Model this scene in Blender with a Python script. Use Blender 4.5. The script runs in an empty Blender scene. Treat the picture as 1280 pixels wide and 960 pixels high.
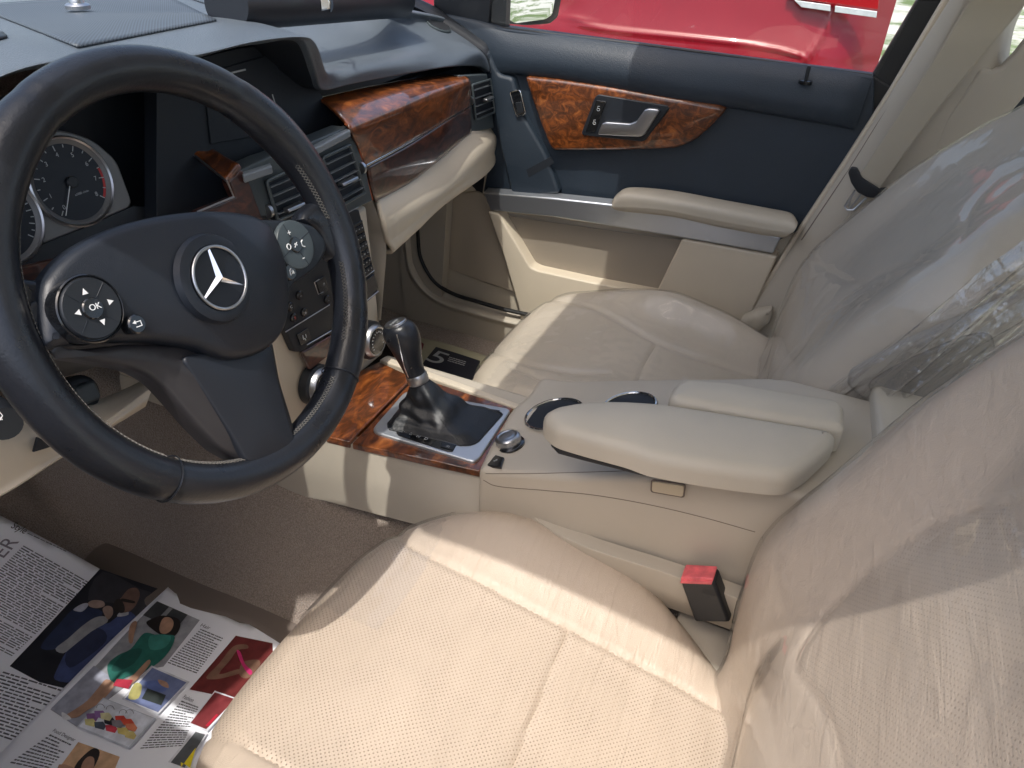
import bpy, bmesh, math, random
from mathutils import Vector, Matrix, noise
from mathutils.geometry import delaunay_2d_cdt
random.seed(4)
R = math.radians
sc = bpy.context.scene
COL = sc.collection
V = Vector
# ---------------------------------------------------------------- camera (solved from the photo)
CAM = V((-0.797, -0.1082, 1.0694)); YAW, PIT, ROL = R(23.084), R(-33.816), R(2.9205); FOC = 957.9
Dv = V((math.cos(YAW)*math.cos(PIT), math.sin(YAW)*math.cos(PIT), math.sin(PIT)))
r0 = Dv.cross(V((0,0,1))).normalized(); u0 = r0.cross(Dv)
RT = math.cos(ROL)*r0 + math.sin(ROL)*u0
UP = -math.sin(ROL)*r0 + math.cos(ROL)*u0
cd = bpy.data.cameras.new('camera'); cam = bpy.data.objects.new('camera', cd); COL.objects.link(cam)
cd.sensor_width = 36; cd.lens = FOC/1280*36; cd.clip_start = .02; cd.clip_end = 500
M = Matrix((RT, UP, -Dv)).transposed().to_4x4(); M.translation = CAM
cam.matrix_world = M; sc.camera = cam

def ray(x, y): return Dv + RT*((x-640)/FOC) - UP*((y-480)/FOC)
def onplane(x, y, p0, n):
    d = ray(x, y); return CAM + d*((p0-CAM).dot(n)/d.dot(n))
def P(x, y, X=None, Y=None, Z=None):
    if X is not None: return onplane(x, y, V((X,0,0)), V((1,0,0)))
    if Y is not None: return onplane(x, y, V((0,Y,0)), V((0,1,0)))
    return onplane(x, y, V((0,0,Z)), V((0,0,1)))
def pj(p):
    v = p-CAM; z = v.dot(Dv); return (640+FOC*v.dot(RT)/z, 480-FOC*v.dot(UP)/z)

class Fr:                                  # a plane with its own axes; ez looks at the viewer's side
    def __init__(s, o, ex, ey):
        s.o = V(o); s.ex = V(ex).normalized(); s.ez = s.ex.cross(V(ey)).normalized(); s.ey = s.ez.cross(s.ex)
    def uv(s, x, y, off=0):
        q = onplane(x, y, s.o+off*s.ez, s.ez)-s.o; return (q.dot(s.ex), q.dot(s.ey))
    def w(s, u, v, h=0): return s.o + s.ex*u + s.ey*v + s.ez*h
    def px(s, pts, off=0): return [s.uv(x, y, off) for x, y in pts]

TW, PH = R(22.54), R(7.88)
U0 = V((0, math.sin(TW), math.cos(TW)))
FW = Fr((-.36,.364,.768), math.cos(PH)*V((1,0,0))-math.sin(PH)*U0, math.cos(PH)*U0+math.sin(PH)*V((1,0,0)))   # steering wheel
FD = Fr((.72,0,0), (0,-1,0), (0,0,1))      # passenger door
FS = Fr((0,.520,.56), (1,0,0), (0,.086,1)) # centre stack
FC = Fr((0,0,.39), (1,0,0), (0,1,0))       # console top
# ---------------------------------------------------------------- objects
def tag(o, label=None, cat=None, group=None, kind=None):
    if label: o['label'] = label
    if cat: o['category'] = cat
    if group: o['group'] = group
    if kind: o['kind'] = kind
    return o
def thing(name, loc, label, cat, group=None):
    o = bpy.data.objects.new(name, None); COL.objects.link(o); o.location = loc
    o.empty_display_size = .05
    bpy.context.view_layer.update()
    return tag(o, label, cat, group)
def link(name, me, mat, parent=None, smooth=True):
    o = bpy.data.objects.new(name, me); COL.objects.link(o)
    for m in (mat if isinstance(mat, (list, tuple)) else [mat]): me.materials.append(m)
    if smooth:
        for p in me.polygons: p.use_smooth = True
    if parent:
        o.parent = parent; bpy.context.view_layer.update()
        o.matrix_parent_inverse = parent.matrix_world.inverted()
    return o
def mesh(vs, fs):
    me = bpy.data.meshes.new('m'); me.from_pydata([tuple(v) for v in vs], [], fs); me.update(); return me
def auto(me, ang=38):
    me.polygons.foreach_set('use_smooth', [True]*len(me.polygons))
    bm = bmesh.new(); bm.from_mesh(me)
    for e in bm.edges:
        if len(e.link_faces) == 2 and e.calc_face_angle(0) > R(ang): e.smooth = False
    bm.to_mesh(me); bm.free()
class MB:                                   # collects shapes into one mesh
    def __init__(s): s.v = []; s.f = []
    def add(s, vs, fs):
        n = len(s.v); s.v += [V(v) for v in vs]; s.f += [[i+n for i in f] for f in fs]; return s
    def mesh(s): return mesh(s.v, s.f)
    def build(s, name, mat, parent=None, ang=38, bev=0):
        me = s.mesh()
        bm = bmesh.new(); bm.from_mesh(me); bmesh.ops.recalc_face_normals(bm, faces=bm.faces); bm.to_mesh(me); bm.free()
        o = link(name, me, mat, parent); auto(me, ang)
        if bev:
            m = o.modifiers.new('b', 'BEVEL'); m.width = bev; m.segments = 3; m.limit_method = 'ANGLE'; m.angle_limit = R(40); m.harden_normals = False
        return o
    def prism(s, bot, top):                 # two matching loops
        n = len(bot); s.add(list(bot)+list(top), [list(range(n))[::-1], list(range(n, 2*n))]+[[i, (i+1) % n, n+(i+1) % n, n+i] for i in range(n)]); return s
    def slab(s, fr, uv, h0, h1): return s.prism([fr.w(u, v, h0) for u, v in uv], [fr.w(u, v, h1) for u, v in uv])
    def box(s, a, b):
        a, b = V(a), V(b); q = [(a.x,a.y),(b.x,a.y),(b.x,b.y),(a.x,b.y)]
        return s.prism([V((x,y,a.z)) for x,y in q], [V((x,y,b.z)) for x,y in q])
    def tube(s, path, r, n=10, closed=False, flat=1.0, up=None):
        m = len(path); rings = []
        pr = None
        for i, p in enumerate(path):
            a = path[i-1] if (i or closed) else p; b = path[(i+1) % m] if (i < m-1 or closed) else p
            t = (b-a).normalized()
            if up is not None: x = up.cross(t).normalized()
            elif pr is None: x = t.cross(V((.3,.5,.8))).normalized()
            else: x = (pr - t*pr.dot(t)).normalized()
            pr = x; y = t.cross(x)
            rr = r[i] if isinstance(r, (list, tuple)) else r
            rings.append([p + x*math.cos(2*math.pi*k/n)*rr + y*math.sin(2*math.pi*k/n)*rr*flat for k in range(n)])
        vs = [v for g in rings for v in g]; fs = []
        for i in range(m if closed else m-1):
            for k in range(n): fs.append([i*n+k, i*n+(k+1) % n, ((i+1) % m)*n+(k+1) % n, ((i+1) % m)*n+k])
        if not closed: fs += [list(range(n))[::-1], [(m-1)*n+k for k in range(n)]]
        return s.add(vs, fs)
    def lathe(s, fr, u, v, prof, n=40):     # prof: (radius, height) on frame fr around u, v
        vs = []; fs = []
        for r, h in prof:
            for k in range(n): a = 2*math.pi*k/n; vs.append(fr.w(u+r*math.cos(a), v+r*math.sin(a), h))
        for i in range(len(prof)-1):
            for k in range(n): fs.append([i*n+k, i*n+(k+1) % n, (i+1)*n+(k+1) % n, (i+1)*n+k])
        fs += [list(range(n))[::-1], [(len(prof)-1)*n+k for k in range(n)]]
        return s.add(vs, fs)
def cr(p0, p1, p2, p3, t):
    return .5*((2*p1)+(p2-p0)*t+(2*p0-5*p1+4*p2-p3)*t*t+(3*p1-p0-3*p2+p3)*t*t*t)
def spl(pts, n=8, closed=False):            # Catmull-Rom through the points
    pts = [V(p) for p in pts]; m = len(pts); out = []
    for i in range(m if closed else m-1):
        g = (lambda k: pts[k % m]) if closed else (lambda k: pts[k] if 0 <= k < m else (2*pts[0]-pts[1] if k < 0 else 2*pts[-1]-pts[-2]))
        for k in range(n): out.append(cr(g(i-1), g(i), g(i+1), g(i+2), k/n))
    if not closed: out.append(pts[-1])
    return out
def resamp(pts, n):
    L = [0]
    for a, b in zip(pts, pts[1:]): L.append(L[-1]+(b-a).length)
    out = []; j = 0
    for k in range(n+1):
        t = L[-1]*k/n
        while j < len(L)-2 and L[j+1] < t: j += 1
        d = L[j+1]-L[j]; out.append(pts[j].lerp(pts[j+1], (t-L[j])/d if d > 0 else 0))
    return out
def patch(name, rows, nu, nv, mat, parent=None, thick=0, even=False, disp=None, post=None):
    """smooth sheet through a lattice of control points; rows may differ in length"""
    rr = [spl(r, 8) for r in rows]
    if even or len(set(map(len, rr))) > 1: rr = [resamp(r, nu) for r in rr]
    else:
        def at_(r, t):
            f = t*(len(r)-1); a = min(int(f), len(r)-2); return r[a].lerp(r[a+1], f-a)
        rr = [[at_(r, k/nu) for k in range(nu+1)] for r in rr]
    cols = [spl([r[k] for r in rr], 8) for k in range(nu+1)]
    nvv = len(cols[0])-1
    vs = []; 
    for j in range(nv+1):
        f = j*nvv/nv; a = int(f); b = min(a+1, nvv)
        for k in range(nu+1): vs.append(cols[k][a].lerp(cols[k][b], f-a))
    fs = [[j*(nu+1)+k, j*(nu+1)+k+1, (j+1)*(nu+1)+k+1, (j+1)*(nu+1)+k] for j in range(nv) for k in range(nu)]
    me = mesh(vs, fs)
    uvl = me.uv_layers.new(name='UVMap')
    W = sum((rows[0][i+1]-rows[0][i]).length for i in range(len(rows[0])-1)); H = sum((rows[i+1][0]-rows[i][0]).length for i in range(len(rows)-1))
    for l in me.loops:
        j, k = divmod(l.vertex_index, nu+1); uvl.data[l.index].uv = (W*k/nu, H*j/nv)
    if disp:
        me.update(); ns = [v.normal.copy() for v in me.vertices]
        for v, n in zip(me.vertices, ns): v.co += n*disp(v.co)
        me.update()
    o = link(name, me, mat, parent)
    if thick:
        m = o.modifiers.new('s', 'SOLIDIFY'); m.thickness = thick; m.offset = -1
    return o
# ---- pillow: outline on a frame, rounded edge, domed or free-form top
def segd(p, a, b):
    d = b-a; L = d.length_squared
    t = 0 if L < 1e-14 else max(0, min(1, (p-a).dot(d)/L)); return (p-a-d*t).length
def inside(p, poly):
    c = False; n = len(poly); x, y = p
    for i in range(n):
        x1, y1 = poly[i]; x2, y2 = poly[i-1]
        if (y1 > y) != (y2 > y) and x < (x2-x1)*(y-y1)/(y2-y1)+x1: c = not c
    return c
def area(p): return sum(p[i-1][0]*p[i][1]-p[i][0]*p[i-1][1] for i in range(len(p)))/2
def outline(uv, smooth=0, round_=0, seg=5):
    """uv corner list -> 2D loop; smooth: Catmull subdivisions; round_: corner radius"""
    p = [V((a, b)) for a, b in uv]
    if area(p) < 0: p.reverse()
    if smooth: return [v for v in spl(p, smooth, True)]
    if round_:
        out = []; n = len(p)
        for i in range(n):
            a, b, c = p[i-1], p[i], p[(i+1) % n]; d1 = a-b; d2 = c-b
            q = min(round_, d1.length*.45, d2.length*.45); s = b+d1.normalized()*q; e = b+d2.normalized()*q
            for k in range(seg+1): t = k/seg; out.append(s*(1-t)**2+b*2*t*(1-t)+e*t*t)
        return out
    return p
def pillow(name, fr, uv, mat, parent=None, h=.01, r=.003, side=.01, dome=0, domer=.05, res=.006, base=None, post=None, k=5, smooth=0, round_=0, attr=None, uvscale=1, edge_res=None):
    lp = outline(uv, smooth, round_)
    er = edge_res or res                       # resample the outline
    cl = lp+[lp[0]]; L = sum((cl[i+1]-cl[i]).length for i in range(len(lp)))
    if smooth: lp = resamp([V(p) for p in cl], max(12, int(L/er)))[:-1]
    else:
        o2 = []
        for i in range(len(lp)):
            a, b = cl[i], cl[i+1]; m = max(1, int((b-a).length/(er*1.5)))
            o2 += [a.lerp(b, q/m) for q in range(m)]
        lp = o2
    n = len(lp); nor = []
    for i in range(n):
        a = lp[i]-lp[i-1]; b = lp[(i+1) % n]-lp[i]
        na = V((-a.y, a.x)).normalized(); nb = V((-b.y, b.x)).normalized(); m = na+nb
        m = m.normalized() if m.length > 1e-6 else na
        nor.append(m/max(.6, m.dot(na)))
    base = base or (lambda u, v: 0)
    vs = []; fs = []; uvs = []
    def put(q, hh): vs.append(fr.w(q.x, q.y, hh+base(q.x, q.y))); uvs.append((q.x, q.y))
    for q in lp: put(q, -side)
    rings = 1
    for j in range(k+1):
        a = math.pi/2*j/k; ins = r*(1-math.cos(a)); hh = h-r+r*math.sin(a)
        for q, m in zip(lp, nor): put(q+m*ins, hh)
        rings += 1
    for j in range(rings-1):
        for i in range(n): fs.append([j*n+i, j*n+(i+1) % n, (j+1)*n+(i+1) % n, (j+1)*n+i])
    inner = [V(uvs[(rings-1)*n+i]) for i in range(n)]
    pts = list(inner)
    if dome or attr or post or base.__name__ != '<lambda>' or res < .02:
        x0 = min(p.x for p in inner); x1 = max(p.x for p in inner); y0 = min(p.y for p in inner); y1 = max(p.y for p in inner)
        ny = max(1, int((y1-y0)/(res*.87)))
        for j in range(1, ny):
            y = y0+(y1-y0)*j/ny
            xs = []                         # scanline spans
            for i in range(n):
                a, b = inner[i-1], inner[i]
                if (a.y > y) != (b.y > y): xs.append(a.x+(b.x-a.x)*(y-a.y)/(b.y-a.y))
            xs.sort()
            for s_, e_ in zip(xs[::2], xs[1::2]):
                x = x0+res*(.5*(j % 2)); x += res*math.ceil((s_-x)/res)
                while x < e_:
                    if x-s_ > res*.45 and e_-x > res*.45:
                        q = V((x, y))
                        if min(segd(q, inner[i-1], inner[i]) for i in range(n) if abs(inner[i].x-x) < 5*er+res and abs(inner[i].y-y) < 5*er+res) > res*.4 if any(abs(inner[i].x-x) < 5*er+res and abs(inner[i].y-y) < 5*er+res for i in range(n)) else True:
                            pts.append(q)
                    x += res
    cv, _, cf, *_ = delaunay_2d_cdt(pts, [], [list(range(n))], 1, 1e-7)
    idx = []
    for i, q in enumerate(cv):
        if i < n and (q-inner[i]).length < 1e-6: idx.append((rings-1)*n+i); continue
        dm = 0
        if dome:
            d = min(segd(q, inner[t-1], inner[t]) for t in range(n)); t = min(1, d/domer); dm = dome*(1-(1-t)**2)
        put(q, h+dm); idx.append(len(vs)-1)
    fs += [[idx[i] for i in f] for f in cf]
    me = mesh(vs, fs)
    bm = bmesh.new(); bm.from_mesh(me); bmesh.ops.recalc_face_normals(bm, faces=bm.faces)
    bm.to_mesh(me); bm.free()
    # outward orientation: a top face must look along ez
    t = max(me.polygons, key=lambda p: abs(p.normal.dot(fr.ez)) * (p.index >= (rings-1)*n))
    if t.normal.dot(fr.ez) < 0: me.flip_normals()
    ul = me.uv_layers.new(name='UVMap')
    for l in me.loops: ul.data[l.index].uv = uvs[l.vertex_index]
    if post:
        me.update(); ns = [v.normal.copy() for v in me.vertices]
        for v, nn in zip(me.vertices, ns): v.co += nn*post(v.co, nn)
        me.update()
    if attr:
        for an, fn in attr.items():
            at = me.attributes.new(an, 'FLOAT', 'POINT')
            for v in me.vertices: at.data[v.index].value = fn(v.co)
    o = link(name, me, mat, parent); auto(me, 50)
    return o
def slabpx(name, fr, pts, mat, parent=None, h0=-.003, h1=.002, off=0, bev=.0008, round_=0, smooth=0):
    uv = outline(fr.px(pts, off), smooth, round_)
    return MB().slab(fr, [(q.x, q.y) for q in uv], h0, h1).build(name, mat, parent, bev=bev)
def pline(pts): return lambda p: min(segd(p, a, b) for a, b in zip(pts, pts[1:]))
def groove(lines, depth=.003, sig=3.0):      # seam: depth near any of the pixel polylines laid on the surface
    ls = [[V(q) for q in spl([V(p) for p in l], 5)] for l in lines]
    bb = [(min(q.x for q in l)-4*sig, max(q.x for q in l)+4*sig, min(q.y for q in l)-4*sig, max(q.y for q in l)+4*sig) for l in ls]
    def f(co, nn=None):
        q = V(pj(co)); best = 1e9
        for l, b in zip(ls, bb):
            if b[0] < q.x < b[1] and b[2] < q.y < b[3]:
                for a, c in zip(l, l[1:]): best = min(best, segd(q, a, c))
        return -depth*math.exp(-(best/sig)**2) if best < 4*sig else 0
    return f
def hitpts(obn, pts, dz=.0):
    ob = obn if not isinstance(obn, str) else bpy.data.objects[obn]; bpy.context.view_layer.update(); inv = ob.matrix_world.inverted(); out = []
    for x, y in pts:
        d = (inv.to_3x3() @ ray(x, y)).normalized(); ok, loc, no, _ = ob.ray_cast(inv @ CAM, d)
        if ok: out.append(ob.matrix_world @ (loc - d*dz))
    return out
def seam(obn, pts, mt, parent, r=.0007, name='seam_line', n=8):
    q = hitpts(obn, [(v.x, v.y) for v in spl([V(p) for p in pts], n)], .0001)
    if len(q) > 2: return MB().tube(q, r, 6).build(name, mt, parent)
def text(name, s, fr, u, v, size, mat, parent, h=.0005, ang=0, align='CENTER', ext=.0001, sx=1):
    c = bpy.data.curves.new('t', 'FONT'); c.body = s; c.size = size; c.extrude = ext; c.align_x = align; c.align_y = 'CENTER'
    o = bpy.data.objects.new('t', c); COL.objects.link(o); bpy.context.view_layer.update()
    me = bpy.data.meshes.new_from_object(o.evaluated_get(bpy.context.evaluated_depsgraph_get()))
    bpy.data.objects.remove(o)
    ca, sa = math.cos(ang), math.sin(ang)
    for q in me.vertices:
        x, y, z = q.co; x *= sx; q.co = fr.w(u+x*ca-y*sa, v+x*sa+y*ca, h+z)
    me.materials.clear()
    return link(name, me, mat, parent, smooth=False)
# ---------------------------------------------------------------- materials
def mat(name, col=(.5,.5,.5), rough=.5, metal=0, spec=.5, coat=0, coat_r=.05, bump=0, bscale=300, bdist=.001, var=0, vscale=8, sheen=0, trans=0, alpha=1, emit=None):
    m = bpy.data.materials.new(name); m.use_nodes = True; nt = m.node_tree; b = nt.nodes['Principled BSDF']
    b.inputs['Base Color'].default_value = (*col, 1); b.inputs['Roughness'].default_value = rough
    b.inputs['Metallic'].default_value = metal; b.inputs['Specular IOR Level'].default_value = spec
    b.inputs['Coat Weight'].default_value = coat; b.inputs['Coat Roughness'].default_value = coat_r
    b.inputs['Sheen Weight'].default_value = sheen
    N = nt.nodes; Lk = nt.links
    tc = N.new('ShaderNodeTexCoord')
    if bump:
        t = N.new('ShaderNodeTexNoise'); t.inputs['Scale'].default_value = bscale; t.inputs['Detail'].default_value = 4
        Lk.new(tc.outputs['Object'], t.inputs['Vector'])
        bp = N.new('ShaderNodeBump'); bp.inputs['Strength'].default_value = bump; bp.inputs['Distance'].default_value = bdist
        Lk.new(t.outputs['Fac'], bp.inputs['Height']); Lk.new(bp.outputs['Normal'], b.inputs['Normal'])
    if var:
        t = N.new('ShaderNodeTexNoise'); t.inputs['Scale'].default_value = vscale; t.inputs['Detail'].default_value = 5
        Lk.new(tc.outputs['Object'], t.inputs['Vector'])
        r = N.new('ShaderNodeMapRange'); r.inputs[3].default_value = 1-var; r.inputs[4].default_value = 1+var
        r.inputs[1].default_value = .3; r.inputs[2].default_value = .7
        Lk.new(t.outputs['Fac'], r.inputs[0])
        mx = N.new('ShaderNodeVectorMath'); mx.operation = 'SCALE'; mx.inputs[0].default_value = col
        Lk.new(r.outputs[0], mx.inputs['Scale']); Lk.new(mx.outputs[0], b.inputs['Base Color'])
        r2 = N.new('ShaderNodeMapRange'); r2.inputs[3].default_value = rough*(1-var); r2.inputs[4].default_value = min(1, rough*(1+var))
        r2.inputs[1].default_value = .3; r2.inputs[2].default_value = .7
        Lk.new(t.outputs['Fac'], r2.inputs[0]); Lk.new(r2.outputs[0], b.inputs['Roughness'])
    return m
def leather(name, col, rough=.42, perf=False, creases=True):
    m = mat(name, col, rough); nt = m.node_tree; N = nt.nodes; Lk = nt.links; b = N['Principled BSDF']
    tc = N.new('ShaderNodeTexCoord')
    vo = N.new('ShaderNodeTexVoronoi'); vo.feature = 'DISTANCE_TO_EDGE'; vo.inputs['Scale'].default_value = 520
    Lk.new(tc.outputs['Object'], vo.inputs['Vector'])
    mr = N.new('ShaderNodeMapRange'); mr.inputs[2].default_value = .12; Lk.new(vo.outputs['Distance'], mr.inputs[0])
    no = N.new('ShaderNodeTexNoise'); no.inputs['Scale'].default_value = 45; no.inputs['Detail'].default_value = 6
    Lk.new(tc.outputs['Object'], no.inputs['Vector'])
    # long soft creases
    mp = N.new('ShaderNodeMapping'); mp.inputs['Scale'].default_value = (7, 62, 30); mp.inputs['Rotation'].default_value = (0, 0, R(-8))
    Lk.new(tc.outputs['Object'], mp.inputs['Vector'])
    wr = N.new('ShaderNodeTexNoise'); wr.inputs['Scale'].default_value = 1.6; wr.inputs['Detail'].default_value = 4; wr.inputs['Distortion'].default_value = .5
    Lk.new(mp.outputs[0], wr.inputs['Vector'])
    rg = N.new('ShaderNodeMapRange'); rg.inputs[1].default_value = .42; rg.inputs[2].default_value = .62; Lk.new(wr.outputs['Fac'], rg.inputs[0])
    b1 = N.new('ShaderNodeBump'); b1.inputs['Strength'].default_value = .28; b1.inputs['Distance'].default_value = .0004; Lk.new(mr.outputs[0], b1.inputs['Height'])
    b2 = N.new('ShaderNodeBump'); b2.inputs['Strength'].default_value = .3; b2.inputs['Distance'].default_value = .0012; Lk.new(no.outputs['Fac'], b2.inputs['Height']); Lk.new(b1.outputs[0], b2.inputs['Normal'])
    b3 = N.new('ShaderNodeBump'); b3.inputs['Strength'].default_value = .55 if creases else .1; b3.inputs['Distance'].default_value = .0009; Lk.new(rg.outputs[0], b3.inputs['Height']); Lk.new(b2.outputs[0], b3.inputs['Normal'])
    last = b3
    v = N.new('ShaderNodeTexNoise'); v.inputs['Scale'].default_value = 5; v.inputs['Detail'].default_value = 6; Lk.new(tc.outputs['Object'], v.inputs['Vector'])
    r = N.new('ShaderNodeMapRange'); r.inputs[1].default_value = .3; r.inputs[2].default_value = .7; r.inputs[3].default_value = .92; r.inputs[4].default_value = 1.06
    Lk.new(v.outputs['Fac'], r.inputs[0])
    mx = N.new('ShaderNodeVectorMath'); mx.operation = 'SCALE'; mx.inputs[0].default_value = col; Lk.new(r.outputs[0], mx.inputs['Scale'])
    out = mx.outputs[0]
    if perf:
        mp2 = N.new('ShaderNodeMapping'); mp2.inputs['Rotation'].default_value = (0, 0, R(45)); mp2.inputs['Scale'].default_value = (1, 1, 1)
        Lk.new(tc.outputs['UV'], mp2.inputs['Vector'])
        v2 = N.new('ShaderNodeTexVoronoi'); v2.voronoi_dimensions = '2D'; v2.inputs['Scale'].default_value = 250; v2.inputs['Randomness'].default_value = .05
        Lk.new(mp2.outputs[0], v2.inputs['Vector'])
        ds = N.new('ShaderNodeMapRange'); ds.inputs[1].default_value = .10; ds.inputs[2].default_value = .24; ds.inputs[3].default_value = 1; ds.inputs[4].default_value = 0
        Lk.new(v2.outputs['Distance'], ds.inputs[0])
        at = N.new('ShaderNodeAttribute'); at.attribute_name = 'perf'
        wv = N.new('ShaderNodeTexNoise'); wv.inputs['Scale'].default_value = 26; wv.inputs['Detail'].default_value = 3; Lk.new(tc.outputs['Object'], wv.inputs['Vector'])
        wr_ = N.new('ShaderNodeMapRange'); wr_.inputs[1].default_value = .35; wr_.inputs[2].default_value = .62; wr_.inputs[3].default_value = .55; wr_.inputs[4].default_value = 1; Lk.new(wv.outputs['Fac'], wr_.inputs[0])
        m0 = N.new('ShaderNodeMath'); m0.operation = 'MULTIPLY'; Lk.new(ds.outputs[0], m0.inputs[0]); Lk.new(wr_.outputs[0], m0.inputs[1])
        ml = N.new('ShaderNodeMath'); ml.operation = 'MULTIPLY'; Lk.new(m0.outputs[0], ml.inputs[0]); Lk.new(at.outputs['Fac'], ml.inputs[1])
        b4 = N.new('ShaderNodeBump'); b4.invert = True; b4.inputs['Strength'].default_value = .5; b4.inputs['Distance'].default_value = .0008
        Lk.new(ml.outputs[0], b4.inputs['Height']); Lk.new(last.outputs[0], b4.inputs['Normal']); last = b4
        mc = N.new('ShaderNodeMix'); mc.data_type = 'RGBA'; mc.inputs['B'].default_value = (col[0]*.34, col[1]*.31, col[2]*.29, 1)
        Lk.new(ml.outputs[0], mc.inputs['Factor']); Lk.new(out, mc.inputs['A']); out = mc.outputs['Result']
    Lk.new(out, b.inputs['Base Color']); Lk.new(last.outputs[0], b.inputs['Normal'])
    return m
def wood(name, rot=0, bright=1.0):
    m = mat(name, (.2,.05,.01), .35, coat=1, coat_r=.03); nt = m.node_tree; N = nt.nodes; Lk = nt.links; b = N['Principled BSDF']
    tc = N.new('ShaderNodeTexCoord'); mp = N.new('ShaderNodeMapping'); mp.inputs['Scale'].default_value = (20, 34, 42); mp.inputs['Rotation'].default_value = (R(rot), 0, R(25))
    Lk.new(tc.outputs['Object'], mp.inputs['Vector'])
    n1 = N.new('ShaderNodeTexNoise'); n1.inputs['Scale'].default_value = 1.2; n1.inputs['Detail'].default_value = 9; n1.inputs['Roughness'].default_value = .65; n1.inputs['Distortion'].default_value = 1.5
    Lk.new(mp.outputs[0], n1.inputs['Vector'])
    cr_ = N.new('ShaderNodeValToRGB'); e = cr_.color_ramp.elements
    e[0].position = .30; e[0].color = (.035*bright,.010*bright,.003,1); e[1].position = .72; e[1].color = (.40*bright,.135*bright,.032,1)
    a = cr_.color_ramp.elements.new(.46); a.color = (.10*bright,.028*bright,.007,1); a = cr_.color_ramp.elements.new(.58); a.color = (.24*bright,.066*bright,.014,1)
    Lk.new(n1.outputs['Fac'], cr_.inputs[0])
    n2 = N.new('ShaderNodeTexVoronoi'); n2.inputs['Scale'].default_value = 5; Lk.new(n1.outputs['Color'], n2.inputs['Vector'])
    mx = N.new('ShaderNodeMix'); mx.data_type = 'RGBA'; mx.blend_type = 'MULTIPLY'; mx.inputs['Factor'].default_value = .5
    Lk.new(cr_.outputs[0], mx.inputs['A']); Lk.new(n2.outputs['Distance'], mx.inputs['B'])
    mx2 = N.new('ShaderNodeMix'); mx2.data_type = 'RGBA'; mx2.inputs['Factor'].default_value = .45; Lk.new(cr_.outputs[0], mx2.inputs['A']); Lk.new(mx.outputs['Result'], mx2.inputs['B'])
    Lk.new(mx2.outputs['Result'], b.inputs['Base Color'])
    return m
def film(name, tint=(1,1,1), wr=.35, milky=.06, rough=.045, ws=18, gain=1.5):
    """clear plastic sheet: see-through with a fresnel sheen and a little milkiness"""
    m = bpy.data.materials.new(name); m.use_nodes = True; nt = m.node_tree; N = nt.nodes; Lk = nt.links
    N.remove(N['Principled BSDF']); o = N['Material Output']
    tc = N.new('ShaderNodeTexCoord')
    mp = N.new('ShaderNodeMapping'); mp.inputs['Scale'].default_value = (1, 1.8, 1.3); mp.inputs['Rotation'].default_value = (R(20), R(10), R(35)); Lk.new(tc.outputs['Object'], mp.inputs['Vector'])
    n = N.new('ShaderNodeTexNoise'); n.inputs['Scale'].default_value = ws; n.inputs['Detail'].default_value = 5; n.inputs['Distortion'].default_value = .8; Lk.new(mp.outputs[0], n.inputs['Vector'])
    bp = N.new('ShaderNodeBump'); bp.inputs['Strength'].default_value = wr; bp.inputs['Distance'].default_value = .004; Lk.new(n.outputs['Fac'], bp.inputs['Height'])
    fr = N.new('ShaderNodeFresnel'); ge = N.new('ShaderNodeNewGeometry'); io = N.new('ShaderNodeMapRange'); io.inputs[3].default_value = 1.5; io.inputs[4].default_value = 1/1.5
    Lk.new(ge.outputs['Backfacing'], io.inputs[0]); Lk.new(io.outputs[0], fr.inputs['IOR'])   # a thin sheet reflects alike from both sides
    Lk.new(bp.outputs[0], fr.inputs['Normal'])
    tr = N.new('ShaderNodeBsdfTransparent'); tr.inputs[0].default_value = (*tint, 1)
    gl = N.new('ShaderNodeBsdfGlossy'); gl.inputs['Roughness'].default_value = rough; Lk.new(bp.outputs[0], gl.inputs['Normal'])
    df = N.new('ShaderNodeBsdfDiffuse'); df.inputs[0].default_value = (.85,.83,.80,1)
    m1 = N.new('ShaderNodeMixShader'); m1.inputs[0].default_value = milky; Lk.new(tr.outputs[0], m1.inputs[1]); Lk.new(df.outputs[0], m1.inputs[2])
    fm = N.new('ShaderNodeMath'); fm.operation = 'MULTIPLY'; fm.inputs[1].default_value = gain; fm.use_clamp = True; Lk.new(fr.outputs[0], fm.inputs[0])
    m2 = N.new('ShaderNodeMixShader'); Lk.new(fm.outputs[0], m2.inputs[0]); Lk.new(m1.outputs[0], m2.inputs[1]); Lk.new(gl.outputs[0], m2.inputs[2])
    Lk.new(m2.outputs[0], o.inputs[0])
    return m
BE = (.515,.43,.345)
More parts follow.
